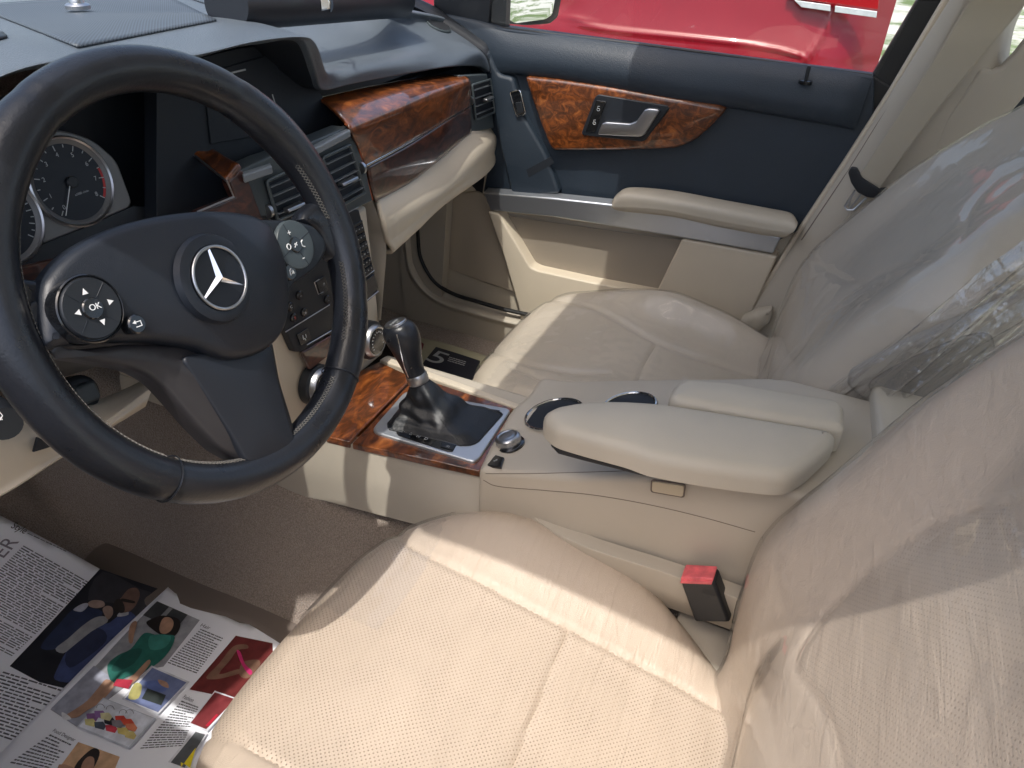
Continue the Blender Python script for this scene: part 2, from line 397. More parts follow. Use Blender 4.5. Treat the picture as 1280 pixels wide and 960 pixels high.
M_ = dict(
 leather=leather('beige_leather', BE, .40), perf=leather('perforated_beige_leather', BE, .40, perf=True),
 leatherp=leather('greyish_beige_leather', (.50,.44,.355), .42, creases=False),
 beige=mat('beige_plastic', (.50,.43,.335), .5, bump=.25, bscale=900, bdist=.0004, var=.04),
 beigel=mat('light_beige_plastic', (.60,.53,.42), .45, bump=.2, bscale=900, bdist=.0004, var=.04),
 cons=mat('console_beige_plastic', (.46,.415,.345), .5, bump=.25, bscale=900, bdist=.0004, var=.04),
 armr=mat('armrest_vinyl', (.49,.445,.365), .5, bump=.35, bscale=700, bdist=.0005, var=.05),
 dash=mat('slate_soft_plastic', (.095,.115,.138), .40, bump=.8, bscale=650, bdist=.0010, var=.10),
 door=mat('dark_slate_door_vinyl', (.020,.031,.046), .46, bump=.8, bscale=600, bdist=.0010, var=.10),
 black=mat('black_plastic', (.013,.016,.021), .42, bump=.2, bscale=900, bdist=.0004),
 deep=mat('matt_black', (.010,.014,.021), .6),
 gloss=mat('glossy_black', (.008,.009,.011), .12, coat=.5),
 pad=mat('wheel_black_vinyl', (.012,.016,.024), .42, bump=.35, bscale=1000, bdist=.0005, var=.06),
 rim=mat('worn_black_leather', (.012,.014,.019), .30, bump=.35, bscale=380, bdist=.0007, var=.15, vscale=30),
 spoke=mat('brown_grey_satin_plastic', (.030,.028,.030), .38, var=.05),  # spoke's brown tint is warm seat light put into the colour
 bootl=mat('soft_black_leather', (.014,.017,.022), .42, bump=.5, bscale=300, bdist=.0008, var=.1, vscale=30), spoke2=mat('charcoal_spoke_plastic', (.015,.018,.025), .42, bump=.2, bscale=900, bdist=.0004), chrome=mat('chrome', (.75,.76,.77), .12, 1), satin=mat('satin_silver', (.50,.51,.53), .32, 1, bump=.05, bscale=500),
 alu=mat('brushed_aluminium', (.60,.64,.70), .30, .9), plate=mat('silver_lacquer', (.55,.58,.62), .35, .7),
 silverp=mat('silver_grey_plastic', (.20,.20,.20), .45, .3), bezel=mat('blue_grey_vent_plastic', (.060,.075,.082), .38, bump=.2, bscale=900, bdist=.0003),
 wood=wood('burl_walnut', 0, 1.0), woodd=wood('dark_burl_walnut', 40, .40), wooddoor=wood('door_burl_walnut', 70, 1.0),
 carpet=mat('brown_carpet', (.175,.140,.115), .95, spec=.1, bump=1, bscale=420, bdist=.004, var=.16, vscale=60, sheen=.3),
 carpet_shade=mat('shaded_carpet', (.03,.026,.024), .95, spec=.1, bump=1, bscale=420, bdist=.004, var=.16, vscale=60),  # near-black tone carries the shade of the passenger footwell
 trimb=mat('brown_floor_plastic', (.16,.13,.11), .55, bump=.2, bscale=500, var=.08),
 white=mat('white_marking', (.85,.86,.86), .5), grey=mat('grey_marking', (.45,.47,.48), .5), redm=mat('red_marking', (.45,.03,.03), .5),
 stitch=mat('grey_thread', (.13,.125,.115), .7), belt=mat('beige_webbing', (.42,.375,.30), .75, bump=.5, bscale=900, bdist=.0006),
 seal=mat('black_rubber', (.012,.013,.015), .5), redbtn=mat('worn_red_button', (.72,.13,.15), .35, var=.3, vscale=60),
 head=mat('headliner', (.76,.74,.70), .9), paper=mat('newsprint_paper', (.90,.925,.98), .38, coat=.15, coat_r=.25, var=.03, vscale=12), ink=mat('print_ink', (.09,.09,.11), .6),
 redcar=mat('red_car_paint', (.22,.003,.012), .30, spec=.3, coat=.45, coat_r=.03, var=.05), lamp=mat('lamp_lens', (.55,.60,.62), .1, coat=1, var=.1, vscale=40), lampred=mat('red_lamp_lens', (.35,.01,.015), .1, coat=1),
 platew=mat('number_plate', (.60,.68,.66), .4), mirror=mat('mirror_glass', (.85,.87,.88), .02, 1),
 carpaint=mat('grey_car_paint', (.1,.1,.11), .3, coat=1),
 film=film('clear_seat_film', wr=.07, milky=.05, ws=5, gain=.85), filmd=film('hazy_seat_film', wr=.07, milky=.05, ws=6, gain=1.2), filmw=film('crumpled_seat_film', wr=1.0, milky=.02, rough=.03, ws=26, gain=4.5), glass=film('window_glass', (.93,.95,.94), wr=0, milky=.0, rough=0),
)
def flat(name, c, r=.5): 
    if name not in M_: M_[name] = mat(name, c, r, coat=.1, coat_r=.25, var=.22 if name.startswith('print_') else 0, vscale=70)
    return M_[name]
# fine weave of the windscreen-side grille
def grille():
    m = mat('speaker_mesh', (.03,.04,.05), .5); nt = m.node_tree; N = nt.nodes; Lk = nt.links; b = N['Principled BSDF']
    tc = N.new('ShaderNodeTexCoord'); v = N.new('ShaderNodeTexVoronoi'); v.inputs['Scale'].default_value = 330; v.inputs['Randomness'].default_value = 0; v.voronoi_dimensions = '2D'
    mp = N.new('ShaderNodeMapping'); mp.inputs['Rotation'].default_value = (0,0,R(45)); Lk.new(tc.outputs['Object'], mp.inputs[0]); Lk.new(mp.outputs[0], v.inputs['Vector'])
    r = N.new('ShaderNodeValToRGB'); r.color_ramp.elements[0].position = .25; r.color_ramp.elements[0].color = (.02,.026,.034,1); r.color_ramp.elements[1].position = .42; r.color_ramp.elements[1].color = (.085,.105,.13,1)
    Lk.new(v.outputs['Distance'], r.inputs[0]); Lk.new(r.outputs[0], b.inputs['Base Color']); return m
M_['grille'] = grille()
def carpetm(nm, c1, c2):
    m = M_[nm]; nt = m.node_tree; N = nt.nodes; Lk = nt.links; b = N['Principled BSDF']
    tc = N.new('ShaderNodeTexCoord'); n = N.new('ShaderNodeTexNoise'); n.inputs['Scale'].default_value = 480; n.inputs['Detail'].default_value = 3
    Lk.new(tc.outputs['Object'], n.inputs['Vector']); r = N.new('ShaderNodeValToRGB'); r.color_ramp.elements[0].position = .38; r.color_ramp.elements[1].position = .62
    r.color_ramp.elements[0].color = (*c1, 1); r.color_ramp.elements[1].color = (*c2, 1)
    Lk.new(n.outputs['Fac'], r.inputs[0]); Lk.new(r.outputs[0], b.inputs['Base Color'])
carpetm('carpet', (.26,.21,.175), (.40,.335,.285))
carpetm('carpet_shade', (.022,.019,.017), (.05,.044,.04))
# ---------------------------------------------------------------- steering wheel
WL = thing('steering_wheel', FW.o, 'black leather steering wheel with a chrome three-pointed star on its hub', 'steering wheel')
RM, RR = .1722, .0186
mb = MB(); n = 160; path = []
ring = []
for i in range(n):
    a = 2*math.pi*i/n
    path.append((a, FW.w(RM*math.cos(a), RM*math.sin(a), 0)))
vs = []; fs = []; K = 20
for i, (a, c) in enumerate(path):
    er = FW.ex*math.cos(a)+FW.ey*math.sin(a); ad = math.degrees(a) % 360
    g = math.exp(-((ad-40)/14)**2)+math.exp(-((ad-140)/14)**2)          # thumb grips
    seamd = min(abs(((ad-s+180) % 360)-180) for s in (58, 122, 232, 310, 338))
    rr = RR*(1+.10*g) - .0011*math.exp(-(seamd/1.1)**2)
    for k in range(K):
        b = 2*math.pi*k/K; rin = rr*(.93 if math.cos(b) < 0 else 1)
        vs.append(c+er*math.cos(b)*rin+FW.ez*math.sin(b)*rr*1.03)
for i in range(n):
    for k in range(K): fs.append([i*K+k, i*K+(k+1) % K, ((i+1) % n)*K+(k+1) % K, ((i+1) % n)*K+k])
me = mesh(vs, fs); bm = bmesh.new(); bm.from_mesh(me); bmesh.ops.recalc_face_normals(bm, faces=bm.faces); bm.to_mesh(me); bm.free()
rim = link('rim', me, M_['rim'], WL); m = rim.modifiers.new('s', 'SUBSURF'); m.levels = m.render_levels = 1
for a0, a1 in ((8, 37), (-33, -8), (232, 306), (322, 352), (126, 228)):   # cross stitches on the inner side of the rim
    q = a0; st = MB()
    while q < a1:
        for dd in (-.55, .55):
            a = R(q+dd); a2 = R(q-dd); h1, h2 = .0075, .0035
            def pt(a, b): 
                er = FW.ex*math.cos(a)+FW.ey*math.sin(a); return FW.w(RM*math.cos(a), RM*math.sin(a))+er*math.cos(b)*(RR*.955)+FW.ez*math.sin(b)*(RR*1.055)
            st.tube([pt(a, R(146)), pt((a+a2)/2, R(153)), pt(a2, R(160))], .00035, 4)
        q += 1.25
    st.build('stitching', M_['stitch'], rim)
# joints where the leather sections meet
for ad in (232, 310):
    jn = MB(); a = R(ad); er = FW.ex*math.cos(a)+FW.ey*math.sin(a); c = FW.w(RM*math.cos(a), RM*math.sin(a))
    jn.tube([c+er*math.cos(R(b))*RR*1.0+FW.ez*math.sin(R(b))*RR*1.03 for b in range(0, 360, 15)], .0007, 5, True)
    jn.build('leather_joint', M_['rim'], rim)
# spoke roots growing out of the rim
def root(name, pts, h, mt, r=.009, off=0):
    return pillow(name, FW, FW.px(pts, off), mt, WL, h=h, r=r, side=.012, dome=.004, domer=.02, res=.006, smooth=5)
root('spoke_root', [(20,352),(40,350),(58,352),(56,400),(54,444),(36,440),(18,425)], .004, M_['rim'])
root('spoke_root', [(374,275),(388,255),(408,250),(425,275),(430,310),(418,325),(405,308),(395,290)], .006, M_['rim'])
# lower trim: thin wing at the left, broad lower spoke
sp = [(52,439),(95,437),(160,430),(230,432),(300,430),(338,426),(341,444),(347,477),(361,522),(371,562),(352,577),(330,583),(308,584),(292,574),(270,562),(240,532),(210,497),(190,476),(165,462),(112,452),(75,447)]
pillow('lower_spoke', FW, FW.px(sp), M_['spoke'], WL, h=.006, r=.006, side=.014, dome=.007, domer=.03, res=.005, round_=.008)  # brown tone paints the warm light reflected from the seat
cr_pts = [(225,462),(262,470),(290,535),(306,575)]
pillow('spoke_unlit_face', FW, FW.px([(222,446),(262,440),(338,430),(344,470),(356,515),(369,558),(352,573),(325,580),(306,579),(284,540),(255,496)], .009), M_['spoke2'], WL, h=.0125, r=.003, side=-.006, dome=.003, domer=.03, res=.005, round_=.01)  # same spoke's flat right face, painted darker where no warm light falls
# airbag cover
pad = [(52,438),(50,400),(50,372),(54,352),(70,330),(92,310),(125,291),(160,278),(200,270),(240,266),(280,267),(310,271),(330,281),(343,310),(351,338),(354,376),(352,406),(340,428),(322,442),(300,449),(278,451),(255,443),(235,434),(190,427),(130,427),(85,431)]
def padbase(u, v): return .020*math.exp(-((u-.005)/.075)**2-((v+.0)/.075)**2)
padf = Fr(FW.w(0,0,-.004), FW.ex, FW.ey)
PO = pillow('airbag_cover', FW, FW.px(pad, .012), M_['pad'], WL, h=.016, r=.010, side=.004, dome=.004, domer=.03, res=.0035, base=padbase, round_=.010,
   post=groove([[(118,333),(140,327),(148,320)], [(136,337),(141,339),(146,333)]], .001, 2.0))
# right switch carrier
pillow('switch_carrier', FW, FW.px([(322,275),(345,275),(372,277),(390,283),(404,300),(406,312),(400,326),(391,338),(376,348),(363,358),(355,372),(350,338),(342,310)], .008), M_['black'], WL, h=.012, r=.004, side=.01, dome=.001, res=.006, round_=.006)
pillow('switch_carrier', FW, FW.px([(30,380),(52,372),(52,440),(34,430)], .004), M_['black'], WL, h=.008, r=.004, side=.01, res=.008, round_=.006)
# left round switch pad
def ell(cx, cy, off, rad):
    u, v = FW.uv(cx, cy, off); return [(u+rad*math.cos(t*math.pi/20), v+rad*math.sin(t*math.pi/20)) for t in range(40)]
hl = .0305
u1, v1 = FW.uv(118, 385, hl); u2, v2 = FW.uv(369.5, 306, .016)
MB().lathe(FW, u1, v1, [(.0245,.010),(.0245,hl-.0042),(.0236,hl-.0034),(.0230,hl-.004),(.0224,hl-.0045)]).build('switch_well', M_['gloss'], WL)
SWL = MB().lathe(FW, u1, v1, [(.0220,.01),(.0220,hl-.0035),(.0210,hl-.0020),(.0100,hl-.0030),(.0090,hl-.0030)]).build('switch_pad', M_['black'], WL)
MB().lathe(FW, u1, v1, [(.0078,.01),(.0078,hl-.0018),(.0070,hl-.0008)]).build('ok_button', M_['gloss'], SWL)
lines = MB()
for a in (45, 135, 225, 315):
    c, s = math.cos(R(a)), math.sin(R(a)); lines.tube([FW.w(u1+r*c, v1+r*s, hl-.0020-(.0215-r)*.07) for r in (.0095, .0212)], .00035, 5)
lines.build('pad_divider', M_['deep'], SWL)
def tri(fr, u, v, ang, s, h, mb): mb.prism([fr.w(u+s*math.cos(ang+k), v+s*math.sin(ang+k), h) for k in (0, 2.2, -2.2)], [fr.w(u+s*math.cos(ang+k), v+s*math.sin(ang+k), h+.0002) for k in (0, 2.2, -2.2)])
tm = MB()
for (px, py), a in zip(((106,365),(138,377),(129,402),(98,391)), (90, 0, -90, 180)):
    u, v = FW.uv(px, py, hl-.0018); tri(FW, u, v, R(a), .0027, hl-.0021, tm)
tm.build('arrow_marks', M_['white'], SWL)
text('ok_mark', 'OK', FW, *FW.uv(119, 383.5, hl-.0008), .0062, M_['white'], SWL, h=hl-.0007)
ub, vb = FW.uv(171.5, 405, .0275)
BB = MB().lathe(FW, ub, vb, [(.0072,.012),(.0072,.0272),(.0062,.0282)], 28).build('back_button', M_['gloss'], WL)
bk = MB(); w_ = lambda x, y: FW.w(ub+x, vb+y, .0284)
bk.tube([w_(-.0020,-.0020), w_(.0028,-.0020), w_(.0028,.0016), w_(-.0020,.0016)], .00040, 5); tri(FW, ub-.0022, vb+.0016, math.pi, .0018, .0283, bk)
bk.build('return_mark', M_['white'], BB)
# right round switch pad
SWR = MB().lathe(FW, u2, v2, [(.0235,.008),(.0235,.0150),(.0225,.0165),(.0215,.0168),(.0090,.0158),(.0085,.0158)]).build('switch_pad', M_['bezel'], WL)
MB().lathe(FW, u2, v2, [(.0075,.01),(.0075,.0168),(.0065,.0176)], 28).build('mute_button', M_['gloss'], SWR)
lines = MB()
for a in (20, 110, 200, 290):
    c, s = math.cos(R(a)), math.sin(R(a)); lines.tube([FW.w(u2+r*c, v2+r*s, .0167-(.0215-r)*.07) for r in (.0085, .0222)], .0004, 5)
lines.build('pad_divider', M_['deep'], SWR)
text('plus_mark', '+', FW, *FW.uv(361.5,291.5,.017), .009, M_['white'], SWR, h=.0172)
text('minus_mark', '-', FW, *FW.uv(379,321.5,.017), .011, M_['white'], SWR, h=.0172)
pm = MB(); up_, vp_ = FW.uv(379.5, 304, .017)
pm.tube([FW.w(up_+.0032*math.cos(R(a)), vp_+.0032*math.sin(R(a)), .0172) for a in range(100, 290, 25)], .0006, 5)
us_, vs_ = FW.uv(361, 308.5, .017)
pm.tube([FW.w(us_+.0024*math.cos(R(a)), vs_+.0026*math.sin(R(a)), .0172) for a in range(0, 360, 30)], .0005, 5, True)
um_, vm_ = FW.uv(370, 306, .018)
pm.tube([FW.w(um_-.002, vm_-.002, .0178), FW.w(um_+.002, vm_+.002, .0178)], .0004, 5); pm.tube([FW.w(um_-.001, vm_+.001, .0178), FW.w(um_+.0015, vm_-.0005, .0178)], .0008, 5)
pm.build('phone_marks', M_['white'], SWR)
uv_, vv_ = FW.uv(363.5, 340, .016)
VB = MB().lathe(FW, uv_, vv_, [(.0078,.008),(.0078,.0150),(.0066,.0160)], 28).build('voice_button', M_['gloss'], WL)
vm = MB(); vm.tube([FW.w(uv_-.0015, vv_-.003, .0163), FW.w(uv_-.001, vv_+.0015, .0163), FW.w(uv_+.001, vv_+.003, .0163)], .0006, 5)
for q in (.001, .0028): vm.tube([FW.w(uv_+q, vv_-.0022, .0163), FW.w(uv_+q+.0006, vv_-.0005, .0163), FW.w(uv_+q, vv_+.001, .0163)], .00035, 5)
vm.build('voice_mark', M_['white'], VB)
# emblem
HE = .0402; ue, ve = FW.uv(275.5, 347, HE)
MB().lathe(FW, ue, ve, [(.0370,HE-.008),(.0350,HE-.0028),(.0300,HE-.0008),(.0270,HE-.0012),(.0262,HE-.003)], 56).build('emblem_seat', M_['pad'], WL)
EM = MB().tube([FW.w(ue+.0252*math.cos(R(a)), ve+.0252*math.sin(R(a)), HE) for a in range(0, 360, 6)], .0014, 10, True).build('star_emblem', M_['satin'], WL)
MB().lathe(FW, ue, ve, [(.0245,HE-.006),(.0245,HE-.0015)], 48).build('emblem_field', M_['deep'], EM)
se = MB(); c0 = FW.w(ue, ve, HE+.0030)
for k in range(3):
    a = R(90+120*k); b1, b2 = a+R(60), a-R(60)
    tip = FW.w(ue+.0240*math.cos(a), ve+.0240*math.sin(a), HE-.0002); l = FW.w(ue+.0034*math.cos(b1), ve+.0034*math.sin(b1), HE-.0012); r_ = FW.w(ue+.0034*math.cos(b2), ve+.0034*math.sin(b2), HE-.0012)
    se.add([c0, tip, l, r_, FW.w(ue+.0236*math.cos(a+.05), ve+.0236*math.sin(a+.05), HE-.0014), FW.w(ue+.0236*math.cos(a-.05), ve+.0236*math.sin(a-.05), HE-.0014)], [[0, 2, 4, 1], [0, 1, 5, 3]])
o = se.build('star', M_['chrome'], EM, ang=10)
text('airbag_mark', 'AIRBAG', FW, *FW.uv(311, 428, .020), .0068, flat('embossed_letters', (.045,.052,.065)), WL, h=.0232, ang=R(3))
# column stalks and ignition key behind the wheel
SC = thing('steering_column', (-.36,.45,.66), 'dark steering column shroud half hidden behind the black steering wheel', 'steering column')
MB().tube([V((-.36,.40,.745)), V((-.36,.47,.71)), V((-.36,.62,.64))], [.042,.050,.060], 28, flat=.8).build('shroud', M_['spoke'], SC)
k_ = thing('wiper_stalk', P(6,520,X=-.47), 'black stalk end with a white wiper symbol, at the left edge beside the wheel rim', 'stalk')
pa, pb_ = P(-60, 470, X=-.44), P(6, 530, X=-.50)
MB().tube([pa, pa.lerp(pb_, .55), pa.lerp(pb_, .9), pb_], [.008,.013,.0165,.014], 20).build('stalk_end', M_['black'], k_)
fk = Fr(P(6,521,X=-.502)+V((-.012,-.012,.012)), FW.ex, FW.ey)
wm = MB()
wm.tube([fk.w(-.0045,-.001,0), fk.w(-.0035,.0035,0), fk.w(.0035,.0035,0), fk.w(.0045,-.001,0), fk.w(.0015,-.0035,0), fk.w(-.0015,-.0035,0), fk.w(-.0045,-.001,0)], .0004, 5)
wm.tube([fk.w(.003,-.004,0), fk.w(0,.004,0)], .0005, 5)
wm.build('wiper_mark', M_['white'], k_)
ky = thing('ignition_key', P(103,492,X=-.33), 'black plastic ignition key head in its round slot below the steering wheel hub', 'key')
fy = Fr(P(103,492,X=-.352), FW.ex, FW.ey)
MB().lathe(fy, 0, 0, [(.021,-.02),(.021,-.002),(.018,0),(.013,.0005)], 32).build('lock_barrel', M_['black'], ky)
pillow('key_head', fy, [(-.012,-.011),(.012,-.011),(.012,.011),(-.012,.011)], M_['bezel'], ky, h=.014, r=.004, side=.01, dome=.001, res=.004, round_=.006)
# ---------------------------------------------------------------- dashboard
DB = thing('dashboard', (0,.75,.7), 'slate grey dashboard with walnut trim, air vents and a hooded screen', 'dashboard')
Y = lambda pts, y: [P(a, b, Y=(y if not isinstance(y, list) else y[i])) for i, (a, b) in enumerate(pts)]
e0 = Y([(-60,130),(0,97),(60,82),(120,86),(180,84),(240,73),(300,57),(340,51),(366,47),(380,50),(388,64),(397,92),(406,110),(440,103),(482,95),(530,87),(563,82),(598,81),(612,89)],
       [.52,.52,.52,.52,.52,.52,.52,.52,.52,.525,.53,.552,.575,.58,.59,.60,.605,.62,.63])
e1 = Y([(-60,110),(0,84),(60,70),(120,70),(180,68),(240,62),(300,49),(340,43),(364,40),(384,43),(396,54),(407,72),(414,84),(445,79),(486,73),(530,68),(563,65),(596,65),(608,70)],
       [.53,.53,.53,.53,.53,.53,.53,.53,.53,.54,.54,.545,.595,.60,.61,.62,.63,.645,.655])
e2 = []
for p in e1: e2.append(V((p.x*1.0, p.y+.13, p.z+.004 if p.x < 0 else p.z+.006)))
e3 = [V((p.x*1.02, .95, .875-.03*max(0, p.x)/.7)) for p in e1]
e4 = [V((p.x*1.04, 1.12, .87-.03*max(0, p.x)/.7)) for p in e1]
under = [V((p.x, p.y+.012, p.z-.004)) for p in e0]
under2 = [V((p.x, p.y+.10, p.z-.012)) for p in e0]
def ext(row, dy=0):                        # carry the rows on to the driver's side of the car
    q = row[0]; return [V((-.73, q.y+.01, q.z-.05)), V((-.60, q.y+.0, q.z-.015)), V((-.48, q.y+.005, q.z))]+list(row)
for row_, pp in ((e2, ((500,50,.50),(540,48,.60),(568,49,.66),(589,54,.70))), (e3, ((478,24,.52),(515,26,.62),(538,28,.67),(555,31,.70))), (e4, ((468,6,.54),(502,10,.63),(522,14,.67),(536,17,.70)))):
    for k_, (x_, y_, X_) in zip((-4,-3,-2,-1), pp): row_[k_] = P(x_, y_, X=X_)
e1[-2] = P(596,64,X=.645); e1[-1] = P(606,69,X=.70); e0[-1] = P(612,89,X=.70)
e2[-5] = V((.37,.72,.812)); e3[-5] = V((.40,.83,.842)); e4[-5] = V((.42,.95,.856)); e3[-6] = V((.27,.90,.860)); e4[-6] = V((.28,1.05,.861))
for k_, (x_, y_) in ((8,(366,43)),(9,(382,46)),(10,(392,60)),(11,(402,86))):
    c_ = e0[k_]; e1[k_] = P(x_, y_, Y=c_.y+.012)
e5 = [V((p.x, 1.14, p.z)) for p in e4]
fe = [P(x, y, X=.703) for x, y in ((613,92),(606,68),(589,54),(555,31),(536,17),(500,0))]
patch('edge_filler', [fe, [p+V((.03,0,-.012)) for p in fe], [p+V((.03,.03,-.30)) for p in fe]], 30, 8, M_['black'], DB)
R6 = [ext(r_) for r_ in (under, e0, e1, e2, e3, e4, e5)]
patch('dash_top', R6, 170, 60, M_['dash'], DB)
patch('hood_underside', [ext(r_) for r_ in (under2, under)], 100, 6, M_['deep'], DB)
# black core behind everything
fi = Fr((0,.66,.70), (1,0,0), (0,.25,.97))
mb = MB(); mb.box((-.70,.70,.60), (.72,.95,.74)); mb.box((.30,.665,.60), (.715,.699,.735)); mb.box((.69,.66,.53), (.724,.82,.64)); mb.build('dash_core', M_['deep'], DB)
mb = MB(); mb.add([V((-.70,.665,.60)), V((.10,.665,.60)), V((.10,.68,.86)), V((-.70,.68,.86))], [[0,1,2,3]]); mb.build('cluster_recess', M_['deep'], DB)
# screen set back under the hood
fsn = Fr((.0,.60,.80), (1,0,0), (0,.15,1))
slabpx('screen_surround', fsn, [(196,100),(235,76),(300,60),(352,54),(372,60),(390,90),(406,128),(430,152),(345,189),(300,215),(290,285),(196,285)], M_['deep'], DB, -.02, 0)
slabpx('screen', fsn, [(252,92),(330,70),(345,82),(352,150),(330,168),(262,180)], M_['deep'], DB, 0, .003)
slabpx('screen_slot', fsn, [(283,91),(304,86),(305,88),(284,93)], M_['grey'], DB, .003, .0035, bev=0)
MB().tube([fsn.w(*fsn.uv(x, y), .003) for x, y in [(338,118),(343,134),(349,152)]], .0009, 6).build('screen_edge', M_['grey'], DB)
# cluster: silver face, two dials
FI = Fr((-.28,.625,.78), (1,0,0), (0,.30,1))
slabpx('cluster_face', FI, [(-80,150),(-40,120),(56,160),(90,165),(117,175),(146,200),(167,257),(104,285),(8,323),(-80,350)], M_['silverp'], DB, -.01, 0, bev=.002, round_=.01)
def dial(cx, cy, rad, full):
    u, v = FI.uv(cx, cy)
    D = MB().lathe(FI, u, v, [(rad,-.005),(rad,.004),(rad-.0015,.0055),(rad-.003,.004),(rad-.0035,-.004)], 56).build('gauge', M_['satin'], DB)
    MB().lathe(FI, u, v, [(rad-.0030,-.004),(rad-.0030,.0035),(rad-.0075,.0012),(rad-.0078,.0008)], 56).build('gauge_bezel', M_['silverp'], D)
    MB().lathe(FI, u, v, [(rad-.0077,-.003),(rad-.0077,.0012)], 48).build('dial_plate', flat('dial_navy', (.003,.006,.014), .5), D)
    tk = MB(); rt = MB(); r1 = rad-.0085
    for k in range(0, 81 if full else 53, 5 if full else 2):
        a = R(226-k*268/80) if full else R(225-k*270/52)
        mj = k % 10 == 0 if full else k % 4 == 0
        L = .0055 if mj else .003; w = .00045
        c, s = math.cos(a), math.sin(a); q = [(r1*c-w*s, r1*s+w*c), ((r1-L)*c-w*s, (r1-L)*s+w*c), ((r1-L)*c+w*s, (r1-L)*s-w*c), (r1*c+w*s, r1*s-w*c)]
        tk.slab(FI, [(u+x, v+y) for x, y in q], .0012, .0016)
    tk.build('tick_marks', M_['grey'], D)
    if full:
        for k in range(9):
            a = R(226-k*10*268/80); text('numeral', str(k), FI, u+(r1-.0095)*math.cos(a), v+(r1-.0095)*math.sin(a), .0065, M_['grey'], D, h=.0014)
        arc = [(u+(r1+.0004)*math.cos(R(a)), v+(r1+.0004)*math.sin(R(a))) for a in range(-42, 10, 4)]+[(u+(r1-.0022)*math.cos(R(a)), v+(r1-.0022)*math.sin(R(a))) for a in range(8, -44, -4)]
        rt.slab(FI, arc, .0012, .0015); rt.build('red_zone', M_['redm'], D)
        a = R(230); nd = MB(); nd.slab(FI, [(u+.0005, v+.004), (u+(r1-.001)*math.cos(a)+.0003, v+(r1-.001)*math.sin(a)), (u+(r1-.001)*math.cos(a)-.0003, v+(r1-.001)*math.sin(a)), (u-.0006, v+.004)], .0035, .0042)
        nd.build('needle', M_['white'], D)
        MB().lathe(FI, u, v, [(.006,.001),(.006,.004),(.005,.005)], 24).build('needle_hub', M_['black'], D)
        text('unit_mark', 'x1000 r/min', FI, u+.006, v-.013, .0034, M_['grey'], D, h=.0014)
dial(88, 228, .0465, True); dial(-8, 275, .0465, False)
# walnut frame right of the cluster
fw2 = Fr(FS.o, FS.ex, FS.ey)
g = lambda x, y, h=0: onplane(x, y, FS.o+FS.ez*h, FS.ez)
mb = MB()
def thick(mb, top, d=V((0,.012,-.004))): mb.prism([p+d for p in top], top)
a1, a2, a3, a4 = P(243,193,Y=.60), P(268,201,Y=.585), g(296,209,.004), g(304,219,.004)
patch('upper_wood_frame', [[P(226,168,Y=.625), P(262,188,Y=.605), g(302,210,.005)], [P(243,196,Y=.60), P(264,214,Y=.572), g(286,230,.005)]], 12, 8, M_['wood'], DB, thick=.006)
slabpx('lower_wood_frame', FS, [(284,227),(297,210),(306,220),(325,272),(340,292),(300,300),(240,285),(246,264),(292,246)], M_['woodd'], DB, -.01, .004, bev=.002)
MB().tube([P(243,194,Y=.597), g(284,227,.006), g(292,246,.006), g(246,265,.004)], .0013, 8).build('frame_edge', M_['satin'], DB)
# dark fascia below cluster, walnut strip at far left
slabpx('lower_fascia', Fr((0,.60,.70), (1,0,0), (0,.3,1)), [(-90,330),(8,323),(104,285),(167,257),(246,264),(300,285),(360,330),(350,420),(150,450),(-90,450)], M_['black'], DB, -.02, 0)
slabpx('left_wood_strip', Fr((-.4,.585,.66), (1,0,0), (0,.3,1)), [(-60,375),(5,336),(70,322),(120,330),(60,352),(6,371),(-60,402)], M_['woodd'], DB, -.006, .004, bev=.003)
# ---- centre vents
def loop3(pts, h=0): return [g(x, y, h) for x, y in pts]
bz = [(300,213),(334,197),(380,181),(436,158),(456,206),(466,251),(430,268),(400,282),(340,310),(322,270)]
slabpx('vent_bezel', FS, bz, M_['bezel'], DB, -.03, 0, bev=.002)
ledge = MB()
ledge.prism([P(x, y, Y=Y_) + V((0,0,-.01)) for x, y, Y_ in [(296,208,.56),(333,195,.56),(340,207,.528),(304,219,.528)]], [P(x, y, Y=Y_) for x, y, Y_ in [(296,208,.56),(333,195,.56),(340,207,.528),(304,219,.528)]])
ledge.prism([P(x, y, Y=Y_) + V((0,0,-.01)) for x, y, Y_ in [(373,178,.56),(430,156,.56),(438,162,.528),(381,192,.528)]], [P(x, y, Y=Y_) for x, y, Y_ in [(373,178,.56),(430,156,.56),(438,162,.528),(381,192,.528)]])
ledge.build('vent_ledge', flat('grey_satin_ledge', (.20,.225,.25), .3), DB, bev=.002)
